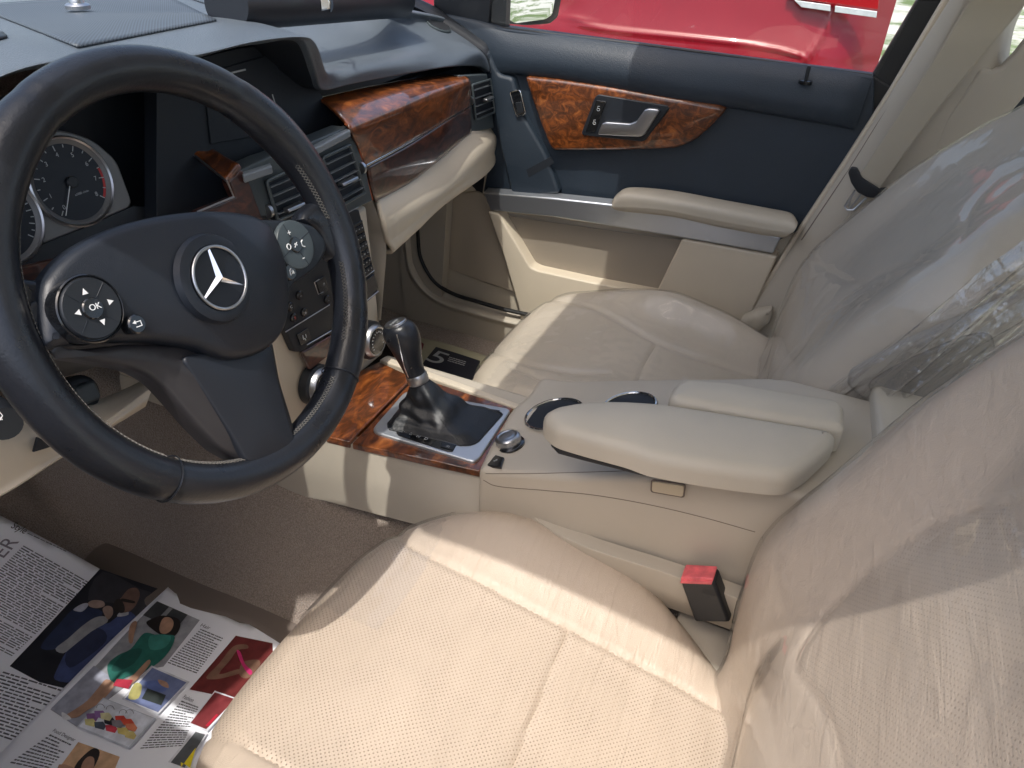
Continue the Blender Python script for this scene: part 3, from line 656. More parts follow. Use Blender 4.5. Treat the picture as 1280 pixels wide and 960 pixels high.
def vent(fr, quad, slats, tab, name='air_vent', off=0):
    """quad: tl, tr, br, bl pixels"""
    q = [V(fr.uv(x, y)) for x, y in quad]
    uv = outline([tuple(a) for a in q], 0, .004)
    V_ = MB().slab(fr, [(a.x, a.y) for a in uv], .0005, .0012).build(name, M_['deep'], DB)
    m = MB()
    for k in range(slats):
        t = (k+.75)/(slats+.4); a = q[0].lerp(q[3], t); b = q[1].lerp(q[2], t)
        a, b = a.lerp(b, .04), b.lerp(a, .04)
        m.prism([fr.w(a.x, a.y-.0005, .0012), fr.w(b.x, b.y-.0005, .0012), fr.w(b.x, b.y-.0003, .008), fr.w(a.x, a.y-.0003, .008)],
                [fr.w(a.x, a.y+.0006, .0012), fr.w(b.x, b.y+.0006, .0012), fr.w(b.x, b.y+.0004, .008), fr.w(a.x, a.y+.0004, .008)])
    m.build('slats', flat('slat_grey', (.13,.145,.16), .28), V_)
    rim_ = MB(); c = [fr.w(a.x, a.y, .0055) for a in uv]; rim_.tube(c, .0022, 8, True); rim_.build('vent_frame', M_['bezel'], V_)
    if tab:
        a, b = V(fr.uv(*tab[0])), V(fr.uv(*tab[1])); MB().prism([fr.w(a.x, a.y-.002, .006), fr.w(b.x, b.y-.002, .006), fr.w(b.x, b.y-.002, .016), fr.w(a.x, a.y-.002, .016)], [fr.w(a.x, a.y+.003, .006), fr.w(b.x, b.y+.003, .006), fr.w(b.x, b.y+.002, .015), fr.w(a.x, a.y+.002, .015)]).build('vent_tab', M_['satin'], V_, bev=.001)
    return V_
vent(FS, [(329,226),(372,207),(390,255),(343,275)], 4, ((349,262),(370,253)))
vent(FS, [(399,197),(434,181),(453,240),(421,258)], 5, ((418,230),(437,221)))
def wheelk(fr, x, y, r=.009, s=1):
    u, v = fr.uv(x, y); m = MB(); m.tube([fr.w(u-.0025, v, 0), fr.w(u+.0025, v, 0)], r, 24); m.build('vent_thumbwheel', M_['satin'], DB)
wheelk(FS, 334, 264); wheelk(FS, 451, 210)
# ---- centre stack body, radio, keypad, climate
mb = MB(); pr = [(.520+.086*(z-.56), z) for z in (.64, .42)]
mb.prism([V((-.122, pr[0][0]+.012, .64)), V((-.128, pr[1][0]+.012, .385)), V((-.128, .85, .385)), V((-.122, .85, .64))], [V((.128, pr[0][0]+.012, .64)), V((.122, pr[1][0]+.012, .385)), V((.122, .85, .385)), V((.128, .85, .64))])
mb.build('stack_surround', M_['beigel'], DB, bev=.006)
slabpx('stack_panel', FS, [(322,268),(449,262),(459,300),(468,338),(473,366),(456,381),(412,418),(384,440),(369,440),(353,404),(335,330)], M_['black'], DB, -.012, 0, bev=.002)
kp = slabpx('keypad', FS, [(434,285),(452,275),(466,338),(449,352)], M_['gloss'], DB, 0, .0015)
for i in range(4):
    for j in range(6):
        a = V(FS.uv(436,286)).lerp(V(FS.uv(451,278)), (i+.5)/4); b = V(FS.uv(450,350)).lerp(V(FS.uv(465,338)), (i+.5)/4); c = a.lerp(b, (j+.5)/6)
        MB().slab(FS, [(q.x, q.y) for q in outline([(c.x-.0035,c.y-.004),(c.x+.0035,c.y-.004),(c.x+.0035,c.y+.004),(c.x-.0035,c.y+.004)], 0, .0012)], .0015, .0035).build('key', M_['black'], kp)
        mk = MB().slab(FS, [(c.x-.0012,c.y-.0006),(c.x+.0012,c.y-.0006),(c.x+.0012,c.y+.0006),(c.x-.0012,c.y+.0006)], .0035, .0037).build('key_mark', M_['grey'], kp)
slabpx('card_slot_panel', FS, [(451,355),(467,342),(472,360),(456,376)], M_['gloss'], DB, 0, .002, bev=.001)
ln = MB()
for a, b in (((449,352),(468,338)), ((456,378),(473,364)), ((357,415),(412,381)), ((384,431),(415,413)), ((425,271),(448,259)), ((441,300),(449,296))):
    ln.tube([g(*a, .0015), g(*b, .0015)], .0008, 6)
ln.build('chrome_lines', M_['satin'], DB)
bt = slabpx('park_button', FS, [(394,352),(404,344),(409,362),(399,369)], M_['gloss'], DB, 0, .003, round_=.002)
MB().tube([g(399,349,.0035), g(393,353,.0035), g(398,368,.0035), g(404,365,.0035)], .0005, 6).build('button_edge', M_['satin'], bt)
text('button_mark', 'P', FS, *FS.uv(403,355), .006, M_['grey'], bt, h=.0033)
for x, y, mk in ((373,369,'-'),(361,383,'C'),(379,390,'o'),(366,397,'II'),(408,374,'.')):
    u, v = FS.uv(x, y); b_ = MB().lathe(FS, u, v, [(.0062,0),(.0062,.003),(.005,.004)], 24).build('round_button', M_['gloss'], DB)
    text('button_mark', mk, FS, u, v, .006, M_['redm'] if mk == 'II' else M_['grey'], b_, h=.0042)
hb = slabpx('seat_heat_button', FS, [(370,418),(384,409),(388,424),(375,432)], M_['gloss'], DB, 0, .002, round_=.002)
hs = MB(); u, v = FS.uv(379,421); hs.tube([FS.w(u-.003,v+.004,.0025), FS.w(u-.003,v-.002,.0025), FS.w(u,v-.002,.0025), FS.w(u+.001,v-.005,.0025)], .0007, 5); hs.tube([FS.w(u+.003,v-.002,.0025), FS.w(u+.003,v+.003,.0025)], .0005, 5); hs.build('heat_mark', M_['grey'], hb)
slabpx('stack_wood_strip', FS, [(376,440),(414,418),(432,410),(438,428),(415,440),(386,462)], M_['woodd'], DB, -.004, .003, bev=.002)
for (x, y), rr in (((397,481), .027), ((463,425), .027)):
    u, v = FS.uv(x, y); K_ = MB().lathe(FS, u, v, [(rr+.004,-.01),(rr+.004,.004),(rr,.006)], 48).build('climate_knob', M_['black'], DB)
    MB().lathe(FS, u, v, [(rr,.004),(rr-.001,.011),(rr-.0035,.014),(rr-.0065,.013)], 48).build('knob_ring', M_['satin'], K_)
    MB().lathe(FS, u, v, [(rr-.006,.010),(rr-.006,.0140),(rr-.008,.0146)], 40).build('knob_face', M_['gloss'], K_)
    tk = MB()
    for a in range(-120, 121, 20):
        c, s = math.sin(R(a)), math.cos(R(a)); tk.slab(FS, [(u+c*(rr-.010)-s*.0007, v+s*(rr-.010)+c*.0007), (u+c*(rr-.0125)-s*.0007, v+s*(rr-.0125)+c*.0007), (u+c*(rr-.0125)+s*.0007, v+s*(rr-.0125)-c*.0007), (u+c*(rr-.010)+s*.0007, v+s*(rr-.010)-c*.0007)], .0147, .0150)
    tk.build('knob_marks', M_['grey'], K_)
# ---- passenger side walnut, strip, vent, glove box
top = [P(400,127,Y=.60), P(455,114,Y=.605), P(515,102,Y=.62), P(572,94,Y=.645)]
mid = [P(434,160,Y=.535), P(490,137,Y=.55), P(540,116,Y=.565), P(585,101,Y=.59)]
patch('upper_wood_panel', [[p+V((0,.01,-.002)) for p in top], top, [a.lerp(b, .5)+V((0,0,.003)) for a, b in zip(top, mid)], [a.lerp(b, .92)+V((0,0,.0015)) for a, b in zip(top, mid)], [m_+V((0,-.002,-.004)) for m_ in mid],
    [P(445,182,Y=.536), P(498,157,Y=.55), P(548,133,Y=.565), P(586,115,Y=.59)], [P(455,205,Y=.540), P(505,179,Y=.553), P(552,151,Y=.568), P(585,132,Y=.592)]], 60, 50, M_['wood'], DB, thick=.004)
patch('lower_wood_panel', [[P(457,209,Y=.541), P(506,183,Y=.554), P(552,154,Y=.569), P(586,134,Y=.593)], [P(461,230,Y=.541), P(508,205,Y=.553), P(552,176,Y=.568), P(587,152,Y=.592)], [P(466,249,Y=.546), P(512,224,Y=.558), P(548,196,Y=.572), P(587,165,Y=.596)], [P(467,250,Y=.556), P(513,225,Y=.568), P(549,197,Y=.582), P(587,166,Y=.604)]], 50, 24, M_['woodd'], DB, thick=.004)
MB().tube(spl([P(457,207,Y=.538), P(506,180.5,Y=.551), P(552,152.5,Y=.566), P(585,132.5,Y=.590)], 8), .0026, 10, flat=1).build('chrome_strip', M_['chrome'], DB)
MB().tube(spl([P(431,155,Y=.538), P(441,164,Y=.533), P(450,190,Y=.535), P(456,215,Y=.538), P(466,250,Y=.543)], 6), .0011, 8).build('wood_edge_strip', flat('orange_edge', (.45,.10,.03), .3), DB)
FV = Fr((.62,.605,.70), (1,.10,0), (0,.086,1))
slabpx('side_vent_bezel', FV, [(575,94),(609,92),(618,160),(588,166),(583,128)], M_['bezel'], DB, -.02, 0, bev=.003)
vent(FV, [(587,106),(610,99),(615,140),(592,150)], 4, ((600,125),(609,121)))
wheelk(FV, 587, 126)
gb0 = [P(467,250,Y=.555), P(513,225,Y=.567), P(549,197,Y=.581), P(587,166,Y=.603), P(617,162,Y=.64)]
gb1 = [P(474,275,Y=.535), P(520,252,Y=.545), P(556,228,Y=.56), P(598,190,Y=.58), P(618,172,Y=.62)]
gb2 = [P(480,300,Y=.535), P(516,272,Y=.545), P(552,243,Y=.56), P(600,206,Y=.59), P(618,184,Y=.63)]
gb3 = [P(481,312,Y=.55), P(512,284,Y=.565), P(546,252,Y=.585), P(600,215,Y=.62), P(618,190,Y=.66)]
gb4 = [V((p.x+.03, p.y+.15, p.z-.01)) for p in gb3]
patch('glove_box', [gb0, gb1, gb2, gb3, gb4], 60, 40, M_['beigel'], DB, thick=.008, disp=groove([[(481,268),(489,280),(488,300)], [(488,302),(505,288),(524,272)]], .0018, 1.5))
patch('stack_side_panel', [[P(466,251,Y=.545), P(474,275,Y=.535), P(482,300,Y=.535), P(482,330,Y=.535), P(476,400,Y=.515)], [V((.15,.60,.64)), V((.16,.60,.60)), V((.165,.60,.56)), V((.155,.60,.50)), V((.14,.58,.42))], [V((.15,.75,.64)), V((.16,.75,.60)), V((.165,.75,.56)), V((.155,.75,.50)), V((.14,.75,.42))]], 24, 12, M_['cons'], DB)
# driver knee panel
kn = [[P(-80,540,Y=.60), P(0,500,Y=.60), P(60,500,Y=.60), P(120,500,Y=.60), P(190,470,Y=.60)],
      [P(-80,590,Y=.55), P(0,545,Y=.55), P(60,535,Y=.55), P(117,529,Y=.555), P(188,481,Y=.565)],
      [P(-80,640,Y=.54), P(0,608,Y=.54), P(77,562,Y=.54), P(122,536,Y=.545), P(189,488,Y=.555)],
      [P(-80,652,Y=.55), P(0,621,Y=.55), P(78,572,Y=.55), P(127,542,Y=.555), P(182,508,Y=.565)],
      [P(-80,640,Y=.70), P(0,610,Y=.70), P(78,565,Y=.70), P(127,537,Y=.70), P(182,505,Y=.70)]]
patch('knee_panel', kn, 50, 40, M_['beigel'], DB, disp=groove([[(20,548),(34,570),(50,576),(80,562)]], .002, 1.6))
slabpx('knee_opening', Fr((-.45,.535,.57), (1,0,0), (0,.15,1)), [(41,565),(46,546),(68,557)], M_['deep'], DB, -.002, .0015)
# speaker mesh and sun sensor on the top
def ontop(x, y, dz=.001):                  # pixel -> dashboard top
    return P(x, y, Z=.874+dz)
def drape(name, pts, mt, dz, nu=24, nv=16, thick=.002):
    """four-sided panel lying on the dashboard top"""
    dg = bpy.context.evaluated_depsgraph_get(); ob = bpy.data.objects['dash_top']; inv = ob.matrix_world.inverted()
    a, b, c, d = pts; vs = []
    for j in range(nv+1):
        for i in range(nu+1):
            s, t = i/nu, j/nv
            x = (a[0]*(1-s)+b[0]*s)*(1-t)+(d[0]*(1-s)+c[0]*s)*t; y = (a[1]*(1-s)+b[1]*s)*(1-t)+(d[1]*(1-s)+c[1]*s)*t
            dr = ray(x, y); ok, loc, no, _ = ob.ray_cast(inv @ CAM, (inv.to_3x3() @ dr).normalized())
            vs.append((loc+V((0,0,dz))) if ok else P(x, y, Z=.875+dz))
    fs = [[j*(nu+1)+k, j*(nu+1)+k+1, (j+1)*(nu+1)+k+1, (j+1)*(nu+1)+k] for j in range(nv) for k in range(nu)]
    o = link(name, mesh(vs, fs), mt, DB); m = o.modifiers.new('s', 'SOLIDIFY'); m.thickness = thick; m.offset = 0
    return o
bpy.context.view_layer.update()
drape('speaker_mesh', [(-30,10),(205,-6),(271,27),(98,61)], M_['grille'], .0015)
drape('centre_mesh', [(215,-8),(350,-8),(325,6),(262,7)], M_['grille'], .0015)
drape('defrost_slot', [(-20,42),(4,42),(10,48),(-20,56)], M_['black'], .0015, 6, 4)
fz = Fr(P(97,7,Z=.884), (1,0,0), (0,1,0))
sn = thing('sun_sensor', fz.o, 'small silver dome sensor on the dashboard speaker mesh near the windscreen', 'sensor')
MB().lathe(fz, 0, 0, [(.0165,-.004),(.0165,.001),(.014,.003),(.010,.004),(.009,.009),(.006,.013),(.002,.0145)], 28).build('sensor_dome', M_['satin'], sn)
# round demister nozzle at the right end
q = P(547,33,X=.655); ok_, q_, n__, _ = bpy.data.objects['dash_top'].ray_cast(bpy.data.objects['dash_top'].matrix_world.inverted() @ CAM, (bpy.data.objects['dash_top'].matrix_world.inverted().to_3x3() @ ray(548,33)).normalized())
if ok_: q = bpy.data.objects['dash_top'].matrix_world @ q_; n__ = n__ if n__.z > 0 else -n__
else: n__ = V((0,-.2,1))
fn = Fr(q, V((1,0,-max(-.3,min(.3,n__.x/n__.z)))), V((0,1,-max(-.4,min(.4,n__.y/n__.z)))))
NZ = MB().lathe(fn, 0, 0, [(.026,-.01),(.026,.003),(.0235,.004),(.023,.001)], 40).build('demister_nozzle', M_['bezel'], DB)
m = MB()
for k in range(-3, 4): 
    w_ = math.sqrt(max(0, .0225**2-(k*.0065)**2)); m.slab(fn, [(k*.0065-.0018,-w_),(k*.0065+.0018,-w_),(k*.0065+.0018,w_),(k*.0065-.0018,w_)], .001, .0045)
m.build('nozzle_fins', M_['satin'], NZ)
# black rolled sunshade with a chromed clip lying on the dash
rs = thing('rolled_sunshade', P(455,5,Z=.90), 'black rolled-up sunshade with a shiny metal clip lying on the dashboard', 'sunshade')
A_, B_ = P(405,2,Z=.895), P(503,-1,Z=.865)
dirv = (B_-A_).normalized(); pts = [A_-dirv*.25, A_, B_-dirv*.012, B_-dirv*.004, B_]
MB().tube(pts, [.030,.030,.030,.027,.018], 32).build('roll', M_['pad'], rs)
MB().tube(spl([P(384,13,Z=.875), P(394,17,Z=.875), P(404,18,Z=.88), P(413,13,Z=.89), P(415,3,Z=.905), P(412,-6,Z=.92)], 5), .0022, 10).build('clip', M_['chrome'], rs)
fcl = Fr(P(408,5,Z=.905), (RT.x,RT.y,RT.z), (0,.2,1))
MB().slab(fcl, [(-.008,-.009),(.006,-.006),(.006,.012),(-.008,.012)], 0, .005).build('clip_plate', M_['chrome'], rs, bev=.002)
# ---------------------------------------------------------------- centre console
CN = thing('center_console', (0,.2,.2), 'beige centre console with walnut top, cup holders and split padded armrest between the two seats', 'console')
Z = lambda pts, z: [P(a, b, Z=z) for a, b in pts]
zc = .385
# side walls and body
def wallrow(pts, X): return [P(a, b, X=X) for a, b in pts]
top = [P(300,512,Z=.388), P(366,536,Z=.386), P(409,549,Z=.385), P(438,556,Z=.385), P(520,573,Z=.385), P(601,591,Z=.385)]
# body as a lofted wall: upper edge, bulge, lower edge at the carpet
ed = [V((-.125,.85,.385)), V((-.125,.74,.385)), V((-.125,.68,.385)), V((-.122,.62,.385)), V((-.118,.56,.385))]+[V((p.x, p.y, p.z)) for p in top[2:]]
ed += [V((-.135,.10,.385)), V((-.135,-.05,.385)), V((-.135,-.25,.385))]
low = [V((-.150, p.y, .235+.0*(p.y))) for p in ed]
lw = []
for p in ed:
    zz = [(-1,.33),(.2,.31),(.371,.287),(.573,.259),(.642,.300),(.689,.324),(.743,.332),(.85,.318),(2,.31)]
    for (ya, za), (yb, zb) in zip(zz, zz[1:]):
        if ya <= p.y <= yb: lw.append(V((-.122, p.y, za+(zb-za)*(p.y-ya)/(yb-ya))))
md = [a.lerp(b, .5)+V((-.006,0,0)) for a, b in zip(ed, lw)]
inn = [V((p.x+.02, p.y, p.z+.0005)) for p in ed]
patch('side_wall', [inn, [V((p.x+.003, p.y, p.z+.0003)) for p in ed], [V((p.x-.001, p.y, p.z-.004)) for p in ed], md, lw], 90, 30, M_['cons'], CN)
# right hand ledge, sunlit
slabpx('right_ledge', FC, [(474,452),(482,447),(650,507),(700,525),(690,530),(641,511)], M_['beigel'], CN, -.01, .004, off=0, bev=.003)
MB().box((.083,-.25,.10), (.13,.52,.383)).build('right_wall', M_['cons'], CN, bev=.008)
MB().box((-.05,-.45,.10), (.09,.86,.372)).build('core', M_['deep'], CN)
# walnut
slabpx('front_wood_panel', FC, [(408,547),(395,520),(420,480),(474,453),(509,469),(509,480),(437,554)], M_['wood'], CN, -.01, .002, bev=.002)
slabpx('wood_surround', FC, [(511,481),(520,471),(641,511),(606,580),(600,590),(440,555)], M_['wood'], CN, -.01, .0015, bev=.002)
# selector plate
pl_ = [(466,537),(470,531),(504,492),(512,489),(634,511),(638,514),(600,573),(593,578),(586,577),(470,542)]
PLT = pillow('selector_plate', FC, FC.px(pl_, .004), M_['plate'], CN, h=.006, r=.003, side=.003, res=.02, round_=.006)
sl = slabpx('selector_scale', FC, [(498,537),(503,535),(567,553),(571,556),(566,565),(560,565),(498,545),(495,541)], M_['gloss'], PLT, .004, .0075, off=.006, round_=.002)
for i, s in enumerate('PRND'): text('gear_letter', s, FC, *FC.uv(504+i*9.5, 539.5+i*3, .0075), .0075, M_['grey'], sl, h=.0076, ang=R(-90))
slabpx('mode_button', FC, [(552,553),(569,557),(566,563),(551,559)], M_['black'], PLT, .0075, .009, off=.0075)
text('mode_mark', '(E)', FC, *FC.uv(560, 558, .009), .005, M_['grey'], PLT, h=.0091, ang=R(-90))
# rear body of the console
body = [(601,586),(612,560),(632,520),(657,497),(700,492),(780,495),(830,498),(900,500),(1090,540),(1100,620),(1000,630),(920,607),(804,588),(700,590)]
PB = [P(a, b, Z=.405) for a, b in [(601,587),(606,568),(628,530),(655,499),(690,494)]]
zr = lambda y: .33*max(0, .2-y) if y > -.1 else .099
bod = [(-.146,.172),(-.140,.21),(-.105,.262),(-.02,.272),(.075,.262),(.118,.235),(.122,.10),(.122,-.40),(-.110,-.40),(-.110,-.13),(-.113,.0),(-.122,.10)]
a0 = P(601,587,Z=.436); a1 = P(657,497,Z=.436)
bod[0] = (a0.x+.004, a0.y-.012); bod[1] = (a0.x+.002, a0.y+.004)
for (px_, py_), k_ in (((612,556),2),((640,508),3)):
    p = P(px_, py_, Z=.436); bod[k_] = (p.x, p.y)
bod[4] = (a1.x+.01, a1.y)
CBY = pillow('rear_body', Fr((0,0,.430), (1,0,0), (0,1,0)), bod, M_['cons'], CN, h=.006, r=.010, side=.20, res=.018, round_=.02, base=lambda u, v: zr(v),
   post=groove([[(600,602),(623,609),(680,614),(743,620),(812,632),(940,664)]], .0015, 1.6))
# cup holders: flat dark discs stand in for the shade in the hollows
FU = Fr((0,.2,.437), (1,0,0), (0,1,-.33))
for (x, y), rr in (((693,519), .040), ((786,510), .036)):
    u, v = FU.uv(x, y)
    cu = MB().lathe(FU, u, v, [(rr,.0012),(rr-.004,.0006)], 48).build('cup_holder', M_['deep'], CN)
    MB().tube([FU.w(u+(rr+.001)*math.cos(R(a)), v+(rr+.001)*math.sin(R(a)), .002) for a in range(0, 360, 8)], .0022, 8, True).build('cup_ring', M_['chrome'], cu)
    w_ = MB(); 
    for hh, ri in ((.0011, rr-.004),): w_.lathe(FU, u, v, [(ri, .0011), (ri-.002, .0014)], 40)
    w_.build('cup_shade_disc', M_['deep'], cu)
# rotary controller
u, v = FU.uv(637, 556)
RC = MB().lathe(FU, u, v, [(.021,-.002),(.021,.002),(.0195,.003)], 40).build('controller_base', M_['gloss'], CN)
kn_ = MB().lathe(FU, u, v, [(.0165,.003),(.0172,.005),(.0172,.0125),(.0160,.0140),(.0135,.0146),(.0125,.0140),(.0110,.0136),(.0085,.0146),(.0060,.0148)], 56).build('rotary_knob', M_['satin'], RC)
m = MB()
for a in range(0, 360, 10): m.slab(FU, [(u+.0171*math.cos(R(a+b))*k, v+.0171*math.sin(R(a+b))*k) for k, b in ((.98,-2),(1.02,-1.5),(1.02,1.5),(.98,2))], .0055, .012)
m.build('knob_knurl', M_['satin'], RC)
slabpx('lock_button', FU, [(609,584),(615,569),(631,574),(627,586)], M_['gloss'], CN, -.001, .003, bev=.001)
text('lock_mark', 'off', FU, *FU.uv(620, 578), .005, M_['grey'], CN, h=.0032, ang=R(-60))
# armrest lids
FA = Fr((0,0,.560), (1,0,0), (0,1,0))
lid1 = [(680,531),(679,524),(692,516),(735,508),(787,509),(828,512),(940,530),(1052,549),(1010,590),(984,606),(926,600),(860,590),(812,581),(787,571),(730,556),(694,545)]
ARM = pillow('armrest_lid', FA, FA.px(lid1), M_['armr'], CN, h=.014, r=.015, side=.016, dome=.003, domer=.03, res=.008, round_=.026)
lid2 = [(832,508),(842,489),(855,482),(905,486),(1043,509),(1053,518),(1053,545),(1045,546),(940,528)]
pillow('armrest_lid', FA, FA.px(lid2), M_['armr'], CN, h=.014, r=.011, side=.022, dome=.003, domer=.04, res=.008, round_=.018)
slabpx('lid_gap_shade', FA, [(690,530),(700,522),(735,514),(787,515),(840,530),(850,560),(812,568),(787,562),(730,548),(700,540)], M_['deep'], CN, -.032, .0, off=0, bev=.003)  # dark slab painted in for the shadow gap under the lid
pillow('rear_end_cap', Fr((0,0,.545), (1,0,0), (0,1,0)), [(-.06,-.225),(.14,-.205),(.14,-.42),(-.08,-.42)], M_['armr'], CN, h=.01, r=.008, side=.1, res=.02, round_=.01)
seam(CBY, [(604,600),(623,608),(680,613),(743,619),(812,631),(880,647),(944,665)], flat('seam_shadow_brown', (.16,.13,.105), .7), CN, .0005)
seam(CBY, [(607,592),(660,592),(740,590),(804,588)], flat('seam_shadow_brown', (.16,.13,.105), .7), CN, .0005)
# small plug in the side
fb = Fr(P(835,608,X=-.128)+V((-.004,0,0)), (0,-1,0), (0,0,1))
fbx = Fr((-.1165,0,0), (0,-1,0), (0,0,1))
slabpx('side_plug', fbx, [(816,600),(856,606),(854,620),(815,613)], flat('plug_beige', (.50,.43,.31)), CN, -.001, .0025, round_=.003)
lp = [fbx.w(a.x, a.y, .001) for a in outline(fbx.px([(815,599),(857,605),(855,621),(814,614)]), 0, .003)]
MB().tube(lp, .0008, 6, True).build('plug_gap', M_['trimb'], CN)
# ---------------------------------------------------------------- gear lever
GL = thing('gear_lever', (0,.32,.395), 'black leather gear lever with chrome trim standing in its pleated boot on the silver plate', 'gear lever')
pt = P(493,409,X=-.012); pc = P(520,468,X=-.006); pn = P(527,495,X=-.004); 
ax = (pt-pc).normalized(); fx = V((1,0,0)); fy_ = ax.cross(fx).normalized()   # fy_ ~ rear/forward
sec = [(-.004,.0145,.0135,0),(.004,.0148,.0138,0),(.02,.0165,.016,.001),(.038,.0195,.020,.004),(.056,.0225,.0245,.006),(.070,.0238,.0262,.006),(.080,.0225,.0245,.0055),(.0865,.0190,.0205,.005),(.0895,.0145,.0155,.005)]
L = (pt-pc).length; sc_ = L/.083; vs = []; fs = []; K = 28
for h, rx, ry, sh in sec:
    for k in range(K):
        a = 2*math.pi*k/K; vs.append(pc+ax*h*sc_+fx*math.cos(a)*rx+fy_*(math.sin(a)*ry-sh))
for i in range(len(sec)-1):
    for k in range(K): fs.append([i*K+k, i*K+(k+1) % K, (i+1)*K+(k+1) % K, (i+1)*K+k])
fs.append([(len(sec)-1)*K+k for k in range(K)])
me = mesh(vs, fs); bm = bmesh.new(); bm.from_mesh(me); bmesh.ops.recalc_face_normals(bm, faces=bm.faces); bm.to_mesh(me); bm.free()
kb = link('knob', me, M_['rim'], GL); m = kb.modifiers.new('s', 'SUBSURF'); m.levels = m.render_levels = 2
topc = pc+ax*.0895*sc_-fy_*.005; ft = Fr(topc, fx, -fy_ if fy_.dot(V((0,1,0))) < 0 else fy_)
if ft.ez.dot(ax) < 0: ft = Fr(topc, fx, fy_)
MB().lathe(ft, 0, 0, [(.0158,-.003),(.0155,.0012),(.0140,.0022),(.0122,.0016)], 36).build('knob_cap_ring', M_['satin'], kb)
MB().lathe(ft, 0, 0, [(.0122,-.001),(.0120,.0012)], 30).build('knob_cap', M_['gloss'], kb)
text('shift_mark', 'P RND', ft, 0, .002, .0062, M_['grey'], kb, h=.0016)
text('shift_mark', '+/-', ft, 0, -.005, .006, M_['grey'], kb, h=.0016)
tr_ = MB()
for sx_ in (-1, 1):
    path = []
    for h, rx, ry, sh in sec[1:7]:
        a = R(150 if sx_ < 0 else 30) if True else 0
        a = math.pi if sx_ < 0 else 0
        a += sx_*R(-8)+( h-.04)*8*(-sx_)
        path.append(pc+ax*h*sc_+fx*math.cos(a)*rx*1.0+fy_*(math.sin(a)*ry-sh))
    tr_.tube(spl(path, 5), .0011, 8)
tr_.build('knob_trim', M_['chrome'], kb)
fcol = Fr(pc, fx, ft.ey)
MB().lathe(fcol, 0, 0, [(.0150,-.013),(.0158,-.011),(.0158,-.001),(.0150,.001)], 36).build('collar', M_['satin'], GL)
# boot: loops from the plate rectangle up to the collar
rect = outline(FC.px([(484,531),(513,498),(622,514),(628,518),(597,553),(588,557),(576,557),(487,537)], .006), 0, .010, 4)
rect = [V(q) for q in spl([V((q.x, q.y)) for q in rect], 2, True)]; rect = resamp(rect+[rect[0]], 72)[:-1]
cb = pc-ax*.012; loops = []
cen = FC.w(*FC.uv(557,528,.006), .006)
a_off = math.atan2(rect[0].y-cen.y, rect[0].x-cen.x)
NL = 16
for j in range(NL+1):
    t = j/NL; lp = []
    base_c = cen.lerp(cb, t**.9)
    for i, q in enumerate(rect):
        p0 = FC.w(q.x, q.y, .006); ang = math.atan2(q.y-cen.y, q.x-cen.x)
        p1 = cb+V((math.cos(ang), 0, 0))*.0135+(ft.ey)*math.sin(ang)*.0135
        s = t**.75 if t > 0 else 0
        fh = (t**1.5)
        hor = p0.lerp(p1, s); ver = p0.lerp(p1, fh)
        p = V((hor.x, hor.y, ver.z))
        fold = math.sin(t*math.pi)*(.0022*math.sin(t*17+1.2*math.sin(ang*2+1))+.003*noise.noise(V((math.cos(ang)*1.7, math.sin(ang)*1.7, t*3)))*2)
        d = V((math.cos(ang), math.sin(ang), .3)).normalized()
        if j == 0: p = p0
        if t < .15: p.z += .006*math.sin(min(1, t/.15)*math.pi/2)
        else: p.z += .006*(1-t)
        lp.append(p+d*fold)
    loops.append(lp)
vs = [p for l in loops for p in l]; n = len(rect)
fs = [[j*n+i, j*n+(i+1) % n, (j+1)*n+(i+1) % n, (j+1)*n+i] for j in range(NL) for i in range(n)]
me = mesh(vs, fs); bm = bmesh.new(); bm.from_mesh(me); bmesh.ops.recalc_face_normals(bm, faces=bm.faces); bm.to_mesh(me); bm.free()
bo = link('boot', me, M_['bootl'], GL); m = bo.modifiers.new('s', 'SUBSURF'); m.levels = m.render_levels = 1
MB().tube([FC.w(q.x, q.y, .0065) for q in rect], .0016, 8, True).build('boot_frame', M_['black'], GL)
# ---------------------------------------------------------------- buckle of the driver's belt
FBk = Fr(P(872,735,X=-.125), (0,-1,0.0), (0,.12,1))
BK = thing('seat_belt_buckle', P(888,780,X=-.12), 'black seat belt buckle with a worn red release button, upright between driver seat and console', 'belt buckle')
b4 = [P(849,724,X=-.150), P(893,727,X=-.150), P(913,779,X=-.146), P(868,778,X=-.146)]
bk = MB(); dX = V((.024,0,0)); bk.prism(b4, [p+dX for p in b4]); bk.build('housing', M_['black'], BK, bev=.004)
b5 = [P(849,707,X=-.135), P(895,708,X=-.135), P(894,717,X=-.1365), P(848,713,X=-.1365)]
tp = [P(849,716,X=-.134), P(893,720,X=-.134), P(894,709,X=-.134), P(851,708,X=-.134)]
rb = [P(848,722,Z=.4) for _ in (1,)]
zt = P(848,712,X=-.137).z
eu = V((0,0,.0035)); i_ = lambda p, q: p.lerp(q, .05)
q4 = [b4[0], b4[1], b4[1]+dX, b4[0]+dX]; c4 = sum(q4, V((0,0,0)))/4
q4 = [p.lerp(c4, .08)+eu for p in q4]
MB().prism([p-eu*2.5 for p in q4], q4).build('release_button', M_['redbtn'], BK, bev=.002)
fk4 = [b4[0]+V((-.0006,-.002,-.001)), b4[1]+V((-.0006,.002,-.001)), b4[1]+V((-.0006,.002,-.006)), b4[0]+V((-.0006,-.002,-.006))]
MB().prism([p+V((.004,0,0)) for p in fk4], fk4).build('button_front', M_['redbtn'], BK, bev=.001)
text('press_mark', 'PRESS', Fr(P(885,745,X=-.1515), (0,-1,-.05), (0,0,1)), 0, 0, .006, flat('embossed_black', (.03,.035,.04)), BK, h=.0006)
